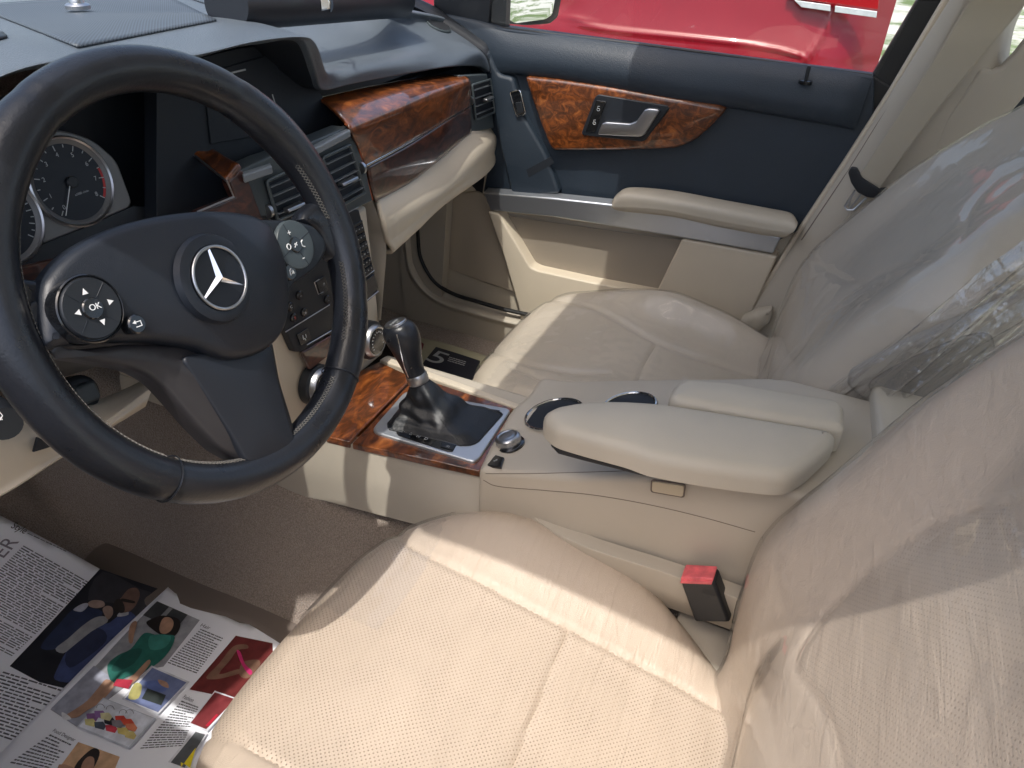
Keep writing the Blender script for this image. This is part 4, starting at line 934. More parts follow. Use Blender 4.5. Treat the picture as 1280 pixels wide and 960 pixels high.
mb = MB(); mb.prism([V((-.20,-.06,.285)), V((-.10,-.06,.285)), V((-.10,-.30,.275)), V((-.20,-.30,.275))], [V((-.20,-.06,.292)), V((-.10,-.06,.292)), V((-.10,-.30,.282)), V((-.20,-.30,.282))])
mb.build('buckle_base', M_['cons'], BK, bev=.002)
# ---------------------------------------------------------------- seats
def sst(x, a, b): t = max(0, min(1, (x-a)/(b-a))); return t*t*(3-2*t)
F0 = Fr((0,0,0), (1,0,0), (0,1,0))
def cushion_base(xc):
    def f(u, v):
        z = .358 - .55*max(0, v-.26)**1.6 - .10*sst(-v, -.22, .25)*.75 
        d = abs(u-xc)
        z += (.036 if u > xc else .020)*math.exp(-((d-.215)/.06)**2)*sst(-v, -.33, -.12)*(1-.5*sst(-v, -.05, .15)) - .006*math.exp(-(d/.12)**2)
        return z
    return f
def inpoly(poly): return lambda co: 1.0 if inside(pj(co), poly) else 0.0
# driver
DS = thing('driver_seat', (-.36,.05,.1), 'perforated beige leather driver seat nearest the camera, sunlit, with creased cushion', 'car seat', 'front seats')
dc = [(-.60,-.28),(-.60,.18),(-.585,.27),(-.54,.325),(-.46,.350),(-.33,.352),(-.235,.340),(-.165,.308),(-.115,.245),(-.090,.17),(-.084,.08),(-.092,.0),(-.130,-.08),(-.165,-.15),(-.19,-.28)]
sm_d = [[(476,655),(496,673),(540,697),(589,721),(650,754),(711,786),(760,811),(840,853),(890,882),(921,894)], [(711,786),(698,820),(672,880),(655,925),(638,965)], [(245,924),(264,921),(285,923),(301,929),(330,944),(354,957),(380,972)], [(956,868),(935,880),(922,896),(918,925),(919,965)], [(496,673),(506,657),(516,645)]]
pf = [(380,700),(470,650),(496,676),(589,724),(711,789),(760,814),(918,897),(912,1100),(420,1100),(354,960),(301,932),(264,924),(225,930),(200,900)]
wr_d = groove(sm_d, .0042, 3.4)
def creases(co, nn=None):                   # broad wrinkles in the middle of the cushion
    return wr_d(co) + .0020*noise.noise(V((co.x*9, co.y*40, 0)))*sst(-abs(co.x+.36), -.2, -.1)
CD = pillow('cushion', F0, dc, M_['perf'], DS, h=0, r=.055, side=.24, res=.0045, edge_res=.008, base=cushion_base(-.355), smooth=6, post=creases, k=9, attr={'perf': inpoly(pf)})
def mkback(xc, y0, z0, a, name_parent, wid, H, seams, pfp, mt, belly=.02, top_in=.05, bol=.05, skew=0, retr=.07, flat_out=0):
    f = Fr((xc, y0, z0), (-1,0,0), (0,-math.sin(a), math.cos(a)))
    w = wid/2
    ol = [(-w+.075,-.10),(w-.03,-.10),(w-.018,.05),(w,.18),(w-.01,.34),(w-.015,.45),(w-top_in-.03,H-.03),(w-.13,H),(-w+.13,H),(-w+top_in+.03,H-.03),(-w+.015,.45),(-w+.01,.34),(-w,.18),(-w+.045,.05)]
    def base(u, v):
        d = abs(u)
        return skew*u - retr*(1-sst(v, 0, .24)) + belly*(1-((v-.25)/.4)**2) - bol*(1-(sst(d, w-.165, w-.075) if u < 0 or flat_out == 0 else 0))*sst(v, -.1, .08)*(1-.5*sst(v, .42, .6)) + .012*math.exp(-((v-.14)/.10)**2)*(1-sst(d, .10, .16))
    gs = groove(seams, .0030 if flat_out else .0022, 4.2)
    return f, pillow('backrest', f, ol, mt, name_parent, h=0, r=.06, side=.065, res=.0055, edge_res=.009, base=base, smooth=6, k=9, post=gs, attr={'perf': lambda c, f_=inpoly(pfp): .45*f_(c)})
sm_db = [[(1290,622),(1261,629),(1215,638),(1177,651),(1135,677),(1095,706),(1060,738),(1028,773),(1008,800),(995,826),(1000,845),(1018,870),(1038,907),(1052,965)], [(1261,629),(1270,655),(1280,680),(1290,710)]]
pfb = [(1261,632),(1177,655),(1095,710),(1028,777),(998,830),(1040,907),(1055,965),(1400,1000),(1400,700),(1283,690)]
fB, BD = mkback(-.350, -.050, .30, R(23), DS, .51, .68, sm_db, pfb, M_['perf'], flat_out=1, belly=.005)
# passenger
PS = thing('passenger_seat', (.38,.1,.1), 'grey-beige leather passenger seat on the far side of the console, empty and reclined', 'car seat', 'front seats')
pc_ = [(.133,-.28),(.130,.0),(.130,.22),(.134,.32),(.150,.375),(.19,.405),(.27,.422),(.38,.43),(.48,.425),(.555,.402),(.600,.35),(.618,.26),(.625,.1),(.625,-.05),(.62,-.28)]
sm_p = [[(655,372),(740,385),(822,428),(900,456),(972,480)], [(822,428),(803,462),(790,500)], [(596,432),(650,452),(713,466),(760,467)], [(577,468),(600,478),(648,492),(700,500)], [(641,458),(690,482),(720,498)]]
pbase = cushion_base(.38)
CP = pillow('cushion', F0, pc_, M_['leatherp'], PS, h=0, r=.050, side=.24, res=.006, edge_res=.009, base=pbase, smooth=6, post=groove(sm_p, .0035, 2.6), k=9)
sm_pb = [[(1290,205),(1250,225),(1215,262),(1205,300),(1180,320),(1100,345),(1030,395),(1000,440),(975,465)], [(1010,310),(1015,325),(1060,352),(1100,355)], [(1290,252),(1240,268),(1210,290)]]
fP, BP = mkback(.385, -.022, .30, R(30.5), PS, .50, .66, sm_pb, [], M_['leatherp'], bol=.012, belly=.042, skew=-.09, retr=.06)
# inboard recliner panel and seat shell sides
def side_shell(name, f, xl, wid, parent, mt, sgn):
    w = wid/2; u = sgn*(w-(.045 if sgn < 0 else .022))
    m = MB(); prof = [(-.12,-.14),(.05,-.12),(.18,-.06),(.30,-.025),(.52,-.02),(.60,-.06),(.60,-.15),(.30,-.16),(.0,-.17),(-.12,-.16)]
    m.prism([f.w(u, v, h) for v, h in prof], [f.w(u+sgn*-.05, v, h) for v, h in prof]); return m.build(name, mt, parent, bev=.012)
SSP = side_shell('seat_shell', fP, 0, .495, PS, M_['leatherp'], 1)
side_shell('seat_shell', fB, 0, .49, DS, M_['leather'], -1)
fr_s = Fr(fP.w(.223, 0, 0), (0,-1,0), (0,0,1))          # plane of the inboard side
frs = Fr((.134,0,0), (0,-1,0), (0,0,1))
q_ = [(1058,478),(1062,466),(1130,428),(1290,360),(1290,520),(1130,560),(1100,512)]
pillow('recliner_panel', frs, frs.px(q_), flat('recliner_grey', (.36,.33,.285), .5), PS, h=.008, r=.006, side=.01, res=.02, round_=.02)
pillow('recliner_inset', frs, frs.px([(1078,480),(1130,450),(1200,420),(1240,412),(1250,470),(1180,530),(1120,520)], .008), flat('recliner_inset', (.24,.22,.19), .45), PS, h=.011, r=.004, side=.002, res=.02, round_=.02)
# clear plastic covers
def cover(src, name, label, keep, off=.0035, wrk=.003, matn='film', seed=0, group='clear plastic seat covers', cat='seat cover'):
    me = src.data.copy(); me.materials.clear(); me.update()
    ns = [v.normal.copy() for v in me.vertices]
    wl = [src.matrix_world @ v.co for v in me.vertices]
    for v, n_ in zip(me.vertices, ns):
        q = v.co*1.0; v.co += n_*(off+wrk*(noise.noise(V((q.x*14+seed, q.y*22, q.z*22)))+.6*abs(noise.noise(V((q.x*40+seed, q.y*55, q.z*30))))))
    bm = bmesh.new(); bm.from_mesh(me); bm.verts.ensure_lookup_table()
    bmesh.ops.delete(bm, geom=[v for v in bm.verts if not keep(wl[v.index])], context='VERTS')
    bm.to_mesh(me); bm.free()
    o = link(name, me, M_[matn]); tag(o, label, cat, group); return o
cover(BD, 'seat_cover', 'clear plastic cover stretched over the driver seat backrest, slightly wrinkled', lambda p: pj(p)[0] < 1600 and p.z > .28, wrk=.0012, seed=3, matn='filmd')
cover(CD, 'seat_cover', 'clear plastic cover pulled over the front inboard corner of the driver seat cushion', lambda p: p.y > .25+.10*math.sin((p.x+.1)*9)*.2 and p.x > -.34+.0*p.y and p.z > .2, wrk=.0015, seed=7, matn='filmd')
cover(CP, 'seat_cover', 'clear glossy plastic cover over the passenger seat cushion, leaving its front corner bare', lambda p: p.x > .165+.04*noise.noise(p*20) and (p.y < .36 or p.x > .27) and p.z > .2, wrk=.002, seed=11)
cover(BP, 'seat_cover', 'clear plastic cover over the passenger backrest with bright reflections along its near edge', lambda p: p.z > .25, wrk=.0015, seed=17)
# crumpled film hanging down the inboard side of the passenger backrest
nu, nv = 150, 90; vs = []
for j in range(nv+1):
    for i in range(nu+1):
        s, t = i/nu, j/nv
        v_ = -.02+.60*s; h_ = .0-.15*t
        u_ = .252+.006+.022*abs(noise.noise(V((s*3+t*9, t*3-s*2, 3))))*1.6+.009*abs(noise.noise(V((s*10+t*30, t*7-s*4, 8))))
        if t < .1: u_ -= .008*(1-t/.1)
        vs.append(fP.w(u_, v_, h_))
fs = [[j*(nu+1)+i, j*(nu+1)+i+1, (j+1)*(nu+1)+i+1, (j+1)*(nu+1)+i] for j in range(nv) for i in range(nu)]
o = link('seat_cover', mesh(vs, fs), M_['filmw']); tag(o, 'crumpled clear plastic film hanging over the recliner side of the passenger seat', 'seat cover', 'clear plastic seat covers')
# ---------------------------------------------------------------- passenger door
DR = thing('passenger_door', (.76,.25,.45), 'dark slate and beige passenger door with walnut handle trim and padded armrest', 'car door')
g2 = lambda x, y, X=.72: P(x, y, X=X)
# lower beige card
rows = [[P(603,236,X=.725), P(690,246,X=.725), P(765,252,X=.725), P(880,275,X=.725), P(1000,296,X=.725)],
        [P(612,262,X=.70), P(690,272,X=.70), P(765,285,X=.70), P(860,302,X=.70), P(980,320,X=.70)],
        [P(640,330,X=.695), P(700,345,X=.695), P(790,362,X=.695), P(880,380,X=.695), P(955,390,X=.695)],
        [P(655,400,X=.705), P(720,410,X=.705), P(800,425,X=.705), P(890,440,X=.705), P(940,430,X=.705)],
        [P(655,480,X=.715), P(720,490,X=.715), P(800,500,X=.715), P(890,510,X=.715), P(940,500,X=.715)]]
m = MB(); pts = [P(x, y, X=.735) for x, y in [(560,212),(600,182),(622,183),(642,238),(1003,292),(925,415),(890,520),(640,520),(560,395),(536,352),(525,280),(530,250)]]
m.prism([p+V((.05,0,0)) for p in pts], pts); m.build('door_card', M_['beigel'], DR, bev=.004)
# raised front part with speaker panel outline
pillow('speaker_panel', Fr((.732,0,0), (0,-1,0), (0,0,1)), Fr((.732,0,0), (0,-1,0), (0,0,1)).px([(541,262),(560,243),(600,238),(612,252),(632,300),(648,345),(655,368),(600,350),(560,335),(548,318),(541,290)]), flat('speaker_beige', (.46,.395,.31), .6), DR, h=.006, r=.004, side=.005, res=.03, round_=.02)
# map pocket: outer lip and hollow
FP_ = Fr((.70,0,0), (0,-1,0), (0,0,1))
pk = MB(); a = [P(613,262,X=.702), P(668,337,X=.70), P(720,352,X=.70), P(822,359,X=.70), P(851,298,X=.702)]
lipo = [(625,268),(664,333),(760,350),(826,366),(852,300),(970,320),(935,400),(900,470),(720,470),(655,440),(640,372),(628,330),(612,268)]
lp_uv = [V(q) for q in FP_.px(lipo)]
pillow('pocket_front', FP_, FP_.px([(611,263),(624,266),(664,333),(672,337),(740,352),(826,368),(860,440),(760,500),(660,470),(650,385),(632,322)]), M_['beigel'], DR, h=.006, r=.004, side=.03, res=.02, round_=.006)
pillow('pocket_rear_panel', FP_, FP_.px([(853,298),(972,320),(930,412),(905,480),(800,480),(822,362)]), M_['beigel'], DR, h=.004, r=.005, side=.03, res=.02, round_=.006)
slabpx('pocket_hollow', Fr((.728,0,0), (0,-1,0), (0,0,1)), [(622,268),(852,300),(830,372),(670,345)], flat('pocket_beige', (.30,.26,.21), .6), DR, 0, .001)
# dark upper card
up = [P(x, y, X=.728) for x, y in [(585,30),(1092,97),(1092,165),(1000,288),(975,300),(765,265),(604,240),(612,200),(606,120),(596,60)]]
MB().prism([p+V((.05,0,0)) for p in up], up).build('upper_card', M_['door'], DR, bev=.003)
# belt rail: swept profile
def rail(pt, pb, dX):                      # top and bottom pixel, depth of the bulge
    a = P(*pt, X=.735); b = P(*pb, X=.722)
    return [a+V((.01,0,.002)), a+V((-.004,0,.0)), a.lerp(b, .25)+V((-dX*.85,0,0)), a.lerp(b, .6)+V((-dX,0,0)), a.lerp(b, .9)+V((-dX*.6,0,0)), b, b+V((.01,0,0))]
cs = [rail((540,15),(590,54),.004), rail((572,21),(607,68),.006), rail((600,27),(618,90),.010), rail((640,38),(641,93),.018), rail((700,44),(700,100),.024), rail((770,53),(766,112),.026), rail((850,64),(850,127),.026), rail((930,74),(930,138),.026), rail((1010,84),(1000,150),.026), rail((1060,91),(1050,159),.024), rail((1091,96),(1068,163),.010)]
patch('belt_rail', [list(c) for c in zip(*cs)], 100, 40, M_['door'], DR)
# front shoulder piece with the window switch
pillow('front_shoulder', FD, FD.px([(612,60),(626,92),(644,96),(655,140),(684,190),(690,205),(702,240),(650,246),(641,238),(627,180),(618,130),(608,90)]), M_['door'], DR, h=.012, r=.008, side=.02, res=.02, round_=.01)
MB().slab(FD, FD.px([(658,212),(688,196),(692,204),(661,222)], .012), .008, .0125).build('shoulder_gap', M_['deep'], DR)
ws = slabpx('window_switch', FD, [(638,117),(641,113),(650,113),(656,141),(653,145),(646,144)], M_['gloss'], DR, .010, .0155, off=.012, round_=.003)
MB().tube([FD.w(q.x, q.y, .0155) for q in outline(FD.px([(637,115),(650,112),(657,142),(646,146)], .0155), 0, .006)], .0014, 8, True).build('switch_ring', M_['chrome'], ws)
slabpx('switch_rocker', FD, [(645,128),(652,127),(655,140),(648,142)], M_['black'], ws, .0155, .019, off=.0155, bev=.001)
# walnut trim
wd = [(656,95),(700,99),(762,108),(835,121),(900,131),(908,135),(904,142),(886,160),(866,177),(845,185),(803,187),(740,188),(692,188),(687,182),(676,155),(664,120)]
pillow('wood_trim', FD, FD.px(wd, .012), M_['wooddoor'], DR, h=.016, r=.009, side=.005, dome=.003, domer=.03, res=.01, round_=.008, k=7)
hb = [(748,118),(834,132),(837,136),(807,175),(803,177),(729,169),(727,166),(744,121)]
HB = pillow('handle_bezel', FD, FD.px(hb, .02), M_['black'], DR, h=.0215, r=.002, side=-.012, res=.03, round_=.004)
slabpx('handle_recess', FD, [(767,122),(823,133),(806,160),(755,166),(757,140)], M_['deep'], HB, .021, .0218, off=.021, bev=0)
lev = [(748,168),(749,163),(753,154),(758,152),(788,154),(796,151),(801,144),(806,137),(811,135),(822,136),(825,138),(806,168),(803,170),(798,171)]
pillow('door_handle', FD, FD.px(lev, .027), M_['satin'], HB, h=.031, r=.003, side=-.022, dome=.001, domer=.01, res=.006, round_=.003)
slabpx('lock_switches', FD, [(746,125),(758,127),(744,165),(732,164)], M_['gloss'], HB, .021, .0235, off=.022, round_=.002)
lk = MB(); 
for (x, y) in ((748,137),(743,154)):
    u, v = FD.uv(x, y, .0236); lk.tube([FD.w(u+.003*math.cos(R(t)), v+.0026*math.sin(R(t)), .0238) for t in range(0, 360, 40)], .0005, 5, True); lk.tube([FD.w(u-.002, v+.002, .0238), FD.w(u-.002, v+.006, .0238), FD.w(u+.002, v+.0065, .0238)], .0005, 5)
lk.build('lock_marks', M_['grey'], HB)
# aluminium strip and armrest
def bar(name, tp, bt, X0, X1, mt):
    m = MB(); a = [P(*q, X=X0) for q in tp]; b = [P(*q, X=X0) for q in bt]; n = len(a); vs = []
    for p, q in zip(a, b): vs += [p+V((.02,0,.006)), p, q, q+V((.03,0,-.004))]
    fs = [[4*i+k, 4*i+k+1, 4*i+k+5, 4*i+k+4] for i in range(n-1) for k in range(3)]+[[0,1,2,3],[4*n-1,4*n-2,4*n-3,4*n-4]]
    m.add(vs, fs); return m.build(name, mt, DR, bev=.003)
bar('aluminium_strip', [(604,241),(690,248),(765,256),(850,271),(920,284),(976,297)], [(613,263),(690,271),(765,283),(850,297),(920,309),(966,317)], .695, 0, M_['alu'])
FA2 = Fr((.665,0,0), (0,-1,0), (0,0,1))
arm_t = [(766,250),(768,243),(786,236),(840,241),(920,256),(985,268),(997,277),(996,287),(984,296),(976,297),(900,283),(830,269),(770,262)]
rows = []
ctop = [(764,247),(772,240),(788,235),(840,241),(900,252),(960,263),(990,269),(998,277)]
A0 = [P(*q, X=.715) for q in [(766,250),(776,240),(790,234),(840,238),(900,249),(960,260),(988,266),(996,276)]]
A1 = [P(*q, X=.690) for q in [(765,251),(773,241),(788,236),(840,242),(900,253),(960,264),(990,270),(997,278)]]
A2 = [P(*q, X=.665) for q in [(765,254),(770,247),(786,243),(840,250),(900,261),(960,273),(990,279),(996,283)]]
A3 = [P(*q, X=.660) for q in [(765,259),(770,256),(786,254),(840,261),(900,273),(960,285),(985,290),(992,290)]]
A4 = [P(*q, X=.668) for q in [(767,261),(771,262),(786,264),(840,270),(900,283),(955,293),(980,296),(989,292)]]
A5 = [P(*q, X=.70) for q in [(767,261),(771,263),(786,265),(840,271),(900,284),(955,294),(979,297),(988,293)]]
patch('armrest', [A0, A1, A2, A3, A4, A5], 70, 40, M_['armr'], DR, disp=groove([[(766,258),(830,262),(900,276),(980,290)]], .0012, 1.3))
# lock pin
lpn = P(1007,101,X=.712)+V((0,0,-.001)); flp = Fr(lpn, (1,0,0), (0,1,0))
MB().lathe(flp, 0, 0, [(.012,-.004),(.012,.002),(.009,.003)], 24).build('pin_collar', M_['gloss'], DR)
MB().tube([lpn, lpn+V((0,0,.022)), lpn+V((0,0,.026))], [.0032,.0036,.003], 12).build('lock_pin', M_['black'], DR)
# window frame, glass, sail panel
wf = MB()
def quadbar(pts, d): wf.prism([p+d for p in pts], pts)
quadbar([P(1146,0,X=.745), P(1182,0,X=.745), P(1118,112,X=.745), P(1095,150,X=.745), P(1088,97,X=.745)], V((.04,0,0)))
fr1, fr2 = P(1146,0,X=.745), P(1182,0,X=.745)
up1 = (P(1146,0,X=.745)-P(1088,97,X=.745)).normalized()
e = MB()
wf.prism([fr1, fr2, fr2+V((.04,0,0)), fr1+V((.04,0,0))], [p+V((-.05,-.10,.30)) for p in [fr1, fr2, fr2+V((.04,0,0)), fr1+V((.04,0,0))]])
wf.prism([P(1092,95,X=.74), P(1118,112,X=.74), P(1010,290,X=.74), P(935,415,X=.74), P(900,470,X=.74), P(985,300,X=.74), P(1066,165,X=.74)], [p+V((.03,0,0)) for p in [P(1092,95,X=.74), P(1118,112,X=.74), P(1010,290,X=.74), P(935,415,X=.74), P(900,470,X=.74), P(985,300,X=.74), P(1066,165,X=.74)]])
wf.build('door_frame', M_['seal'], DR, bev=.003)
MB().tube([P(625,35,X=.737), P(760,51,X=.737), P(900,69,X=.737), P(1000,83,X=.737), P(1090,95,X=.737)], .0035, 8).build('window_seal', M_['seal'], DR)
gl_ = MB(); gq = [P(600,26,X=.742), P(1095,97,X=.742), P(1095,97,X=.742)+V((-.05,-.10,.42)), P(600,26,X=.742)+V((-.05,-.12,.42))]
gl_.add(gq, [[0,1,2,3]]); gl_.build('window_glass', M_['glass'], DR)
sp_ = MB(); a = [P(542,17,X=.735), P(611,31,X=.735), P(616,-20,X=.735), P(605,-90,X=.72), P(540,-60,X=.72)]
sp_.prism([p+V((.03,0,0)) for p in a], a); sp_.build('sail_panel', M_['black'], DR, bev=.003)
sp_ = MB(); a = [P(612,30,X=.742), P(632,35,X=.742), P(634,-20,X=.742), P(617,-20,X=.742)]; sp_.prism([p+V((.02,0,0)) for p in a], a); sp_.build('quarter_post', M_['seal'], DR)
# outer mirror beyond the glass
MR = thing('side_mirror', P(660,0,X=.90), 'black side mirror outside the passenger window, reflecting grass and a pale wall', 'side mirror')
FM = Fr(P(665,0,X=.90), (.877,-.48,0), (0,-.02,1))
mo = FM.px([(618,-70),(702,-70),(703,-5),(698,22),(688,30),(660,32),(632,30),(622,10)])
pillow('mirror_housing', FM, mo, M_['black'], MR, h=.0, r=.004, side=.06, res=.03, round_=.008)
# mirror glass: reflects the real ground behind
pillow('mirror_pane', FM, FM.px([(634,-60),(693,-60),(694,-4),(690,18),(682,24),(644,29),(636,25),(634,10)], .001), M_['mirror'], MR, h=.002, r=.0005, side=.0, res=.04, round_=.006)
# ---------------------------------------------------------------- B-pillar, belt
PL = thing('door_pillar', (.72,-.25,.7), 'light beige trimmed centre pillar behind the passenger door', 'pillar')
def strip(name, pts, X0, X1, mt, par, bev=.004):
    m = MB(); a = [P(x, y, X=X0) for x, y in pts]; m.prism([p+V((X1,0,0)) for p in a], a); return m.build(name, mt, par, bev=bev)
strip('door_seal_trim', [(1184,-10),(1198,-10),(1122,112),(1060,210),(1000,300),(930,412),(905,470),(890,470),(920,410),(994,292),(1052,205),(1110,115)], .705, .03, M_['beigel'], PL)
cs = []
for (x0,y0),(x1,y1) in zip([(1196,-12),(1118,112),(1058,208),(1000,296),(940,392),(905,455)], [(1285,-12),(1250,90),(1215,190),(1120,330),(1040,420),(980,500)]):
    a = P(x0, y0, X=.70); b = P(x1, y1, X=.70); cs.append([a+V((.01,0,0)), a+V((-.008,0,0)), a.lerp(b, .22)+V((-.030,0,0)), a.lerp(b, .5)+V((-.034,0,0)), a.lerp(b, .85)+V((-.025,0,0)), b+V((.0,0,0)), b+V((.03,-.01,0))])
cs.insert(0, [p+V((-.04,-.09,.30)) for p in cs[0]])
patch('pillar_trim', [list(c) for c in zip(*cs)], 70, 40, M_['cons'], PL, disp=groove([[(1214,-10),(1200,24),(1180,60),(1176,72),(1181,74),(1196,55),(1224,0)]], .004, 2.2))
MB().tube([P(1197,0,X=.688), P(1116,124,X=.688), P(1060,214,X=.688), P(1002,300,X=.688)], .0014, 6).build('pillar_gap', M_['trimb'], PL)
strip('upper_guide_panel', [(1290,40),(1268,68),(1252,84),(1240,88),(1226,85),(1180,150),(1150,230),(1240,170),(1290,110)], .668, .03, M_['cons'], PL, .006)
RD = thing('rear_door', (.76,-.55,.7), 'black edge of the rear passenger door behind the centre pillar, at the right edge of the view', 'car door')
m = MB(); a = [P(1226,180,X=.73), P(1262,100,X=.73), P(1330,-30,X=.73)]; b = V((0,-.75,0))
m.prism([a[0], a[1], a[1]+b, a[0]+b+V((0,0,-.1))], [p+V((.04,0,0)) for p in [a[0], a[1], a[1]+b, a[0]+b+V((0,0,-.1))]])
m.build('rear_panel', M_['door'], RD, bev=.004)
SB = thing('seat_belt', P(1080,230,X=.64), 'beige seat belt with black stop and silver tongue beside the passenger seat', 'seat belt')
bl = [(P(1229,-25,X=.655), P(1305,-25,X=.655)), (P(1176,60,X=.65), P(1238,58,X=.65)), (P(1120,148,X=.645), P(1166,145,X=.645)), (P(1072,222,X=.642), P(1098,238,X=.642))]
patch('webbing', [[a, a.lerp(b, .5)+V((-.001,0,0)), b] for a, b in [(bl[0][0]+V((-.05,-.10,.30)), bl[0][1]+V((-.05,-.10,.30)))]+bl], 16, 60, M_['belt'], SB, thick=.0015)
patch('webbing_tail', [[P(1085,226,X=.662), P(1110,240,X=.662)], [P(1040,300,X=.668), P(1062,312,X=.668)], [P(985,370,X=.672), P(1010,385,X=.672)], [P(930,410,X=.672), P(955,425,X=.672)]], 10, 40, M_['belt'], SB, thick=.0015)
fbt = Fr(P(1085,228,X=.640), (0,-1,0), (0,0,1))
pillow('stop', fbt, fbt.px([(1060,215),(1064,209),(1071,210),(1078,222),(1100,236),(1110,235),(1109,241),(1094,247),(1084,246),(1072,240),(1064,228)]), M_['black'], SB, h=.004, r=.002, side=.006, res=.01, round_=.003)
tg = fbt.px([(1070,236),(1084,246),(1068,264),(1061,263),(1056,258)])
tm = MB()
tpts = [fbt.w(u, v, .001) for u, v in fbt.px([(1069,238),(1056,258),(1059,262),(1067,262),(1083,247)])]
tm.tube(tpts, .0022, 8); tm.tube([fbt.w(u, v, .001) for u, v in fbt.px([(1064,245),(1061,258)])], .0014, 6); tm.tube([fbt.w(u, v, .001) for u, v in fbt.px([(1076,243),(1063,260)])], .0016, 6)
tm.build('tongue', M_['satin'], SB)
pillow('belt_anchor_cover', Fr((.655,0,0), (0,-1,0), (0,0,1)), Fr((.655,0,0), (0,-1,0), (0,0,1)).px([(920,408),(928,396),(945,388),(966,384),(962,402),(945,414),(926,420)]), M_['belt'], SB, h=.012, r=.01, side=.01, res=.008, round_=.006, base=lambda u, v: .006*noise.noise(V((u*60, v*60, 0))))
# ---------------------------------------------------------------- car shell
CB = thing('car_body', (0,0,0), 'shell of the car around the cabin: roof, screen pillars, sills and kick panels', 'car body')
def bx(name, a, b, mt, bev=.01, par=None): return MB().box(a, b).build(name, mt, par or CB, bev=bev)
RZ, RL, RF = 1.270, -.590, .345
ro = [(RL,RF-.06),(RL+.05,RF-.012),(-.3,RF+.004),(0,RF+.012),(.3,RF+.004),(.56,RF-.02),(.60,RF-.08),(.60,-1.6),(RL-.02,-1.6)]
MB().slab(Fr((0,0,RZ), (1,0,0), (0,1,0)), ro, 0, .05).build('roof', M_['head'], CB, bev=.012)
def pillar(name, a, b, r): return MB().tube([V(a), V(a).lerp(V(b), .5)+V((0,0,.012)), V(b)], r, 12, flat=.6).build(name, M_['head'], CB)
pillar('front_pillar', (RL+.01,RF-.02,RZ+.02), (-.70,1.10,.86), .045)
pillar('front_pillar', (.585,RF-.02,RZ+.02), (.70,1.10,.84), .045)
MB().prism([V((-.70,-.30,.80)), V((-.70,-.42,.80)), V((-.56,-.50,RZ+.02)), V((-.56,-.38,RZ+.02))], [V((-.74,-.30,.80)), V((-.74,-.42,.80)), V((-.60,-.50,RZ+.02)), V((-.60,-.38,RZ+.02))]).build('side_pillar', M_['head'], CB)
wsq = [V((-.58,RF,RZ+.01)), V((.58,RF,RZ+.01)), V((.70,1.14,.85)), V((-.70,1.14,.86))]
MB().add(wsq, [[0,1,2,3]]).build('windscreen', M_['glass'], CB)
bx('bonnet', (-.75,1.15,.70), (.75,2.2,.84), M_['carpaint'], .06)
bx('bulkhead', (-.74,1.10,-.10), (.74,1.16,.80), M_['carpet'])
bx('floor_pan', (-.78,-1.8,-.25), (.80,1.1,-.02), M_['carpaint'], .02)
bx('rear_wall', (-.7,-1.75,-.05), (.72,-1.62,.80), M_['cons'])
# door opening trim on the passenger side
sl_ = [(522,262),(523,300),(527,325),(543,352),(566,367),(600,378),(640,389),(720,405)]
MB().tube(spl([P(x, y, X=.690) for x, y in sl_], 6), .005, 8).build('opening_seal', M_['seal'], CB)
o1 = [P(x, y, X=.71) for x, y in sl_]; o2 = [P(x-7, y+6, X=.695) for x, y in sl_]; o3 = [P(x, y, X=.685) for x, y in [(502,285),(506,320),(512,345),(527,366),(553,384),(595,398),(635,408),(715,425)]]
o4 = [P(x, y, X=.685) for x, y in [(499,287),(503,322),(508,350),(523,374),(550,393),(592,407),(632,417),(712,435)]]; o5 = [p+V((.0,0,-.12)) for p in o4]
patch('sill_trim', [o1, o2, [a.lerp(b, .5)+V((-.012,0,.004)) for a, b in zip(o2, o3)], o3, o4, o5], 60, 30, M_['cons'], CB)
MB().prism([V((.69,.74,.0)), V((.69,1.10,.0)), V((.69,1.10,.60)), V((.69,.70,.60))], [V((.72,.74,.0)), V((.72,1.10,.0)), V((.72,1.10,.60)), V((.72,.70,.60))]).build('kick_panel', M_['cons'], CB)
ftr = Fr((0,0,.05), (1,0,0), (0,1,0))
pillow('floor_trim', ftr, ftr.px([(92,712),(120,680),(158,669),(200,682),(250,702),(310,717),(400,722),(470,725),(470,830),(380,830),(300,780),(200,765),(130,750)], .015), M_['trimb'], CB, h=.022, r=.016, side=.04, res=.02, round_=.03)
# driver's door, unseen; added to shade the footwell, top raised against the sun
DD = thing('driver_door', (-.76,.3,.4), 'unseen beige driver door with lowered window, added to shade the footwell', 'car door')
MB().prism([V((-.735,-.30,.05)), V((-.735,.98,.05)), V((-.742,.98,.86)), V((-.742,-.30,.79))], [V((-.80,-.30,.05)), V((-.80,.98,.05)), V((-.77,.98,.86)), V((-.77,-.30,.79))]).build('door_panel', M_['beige'], DD, bev=.01)
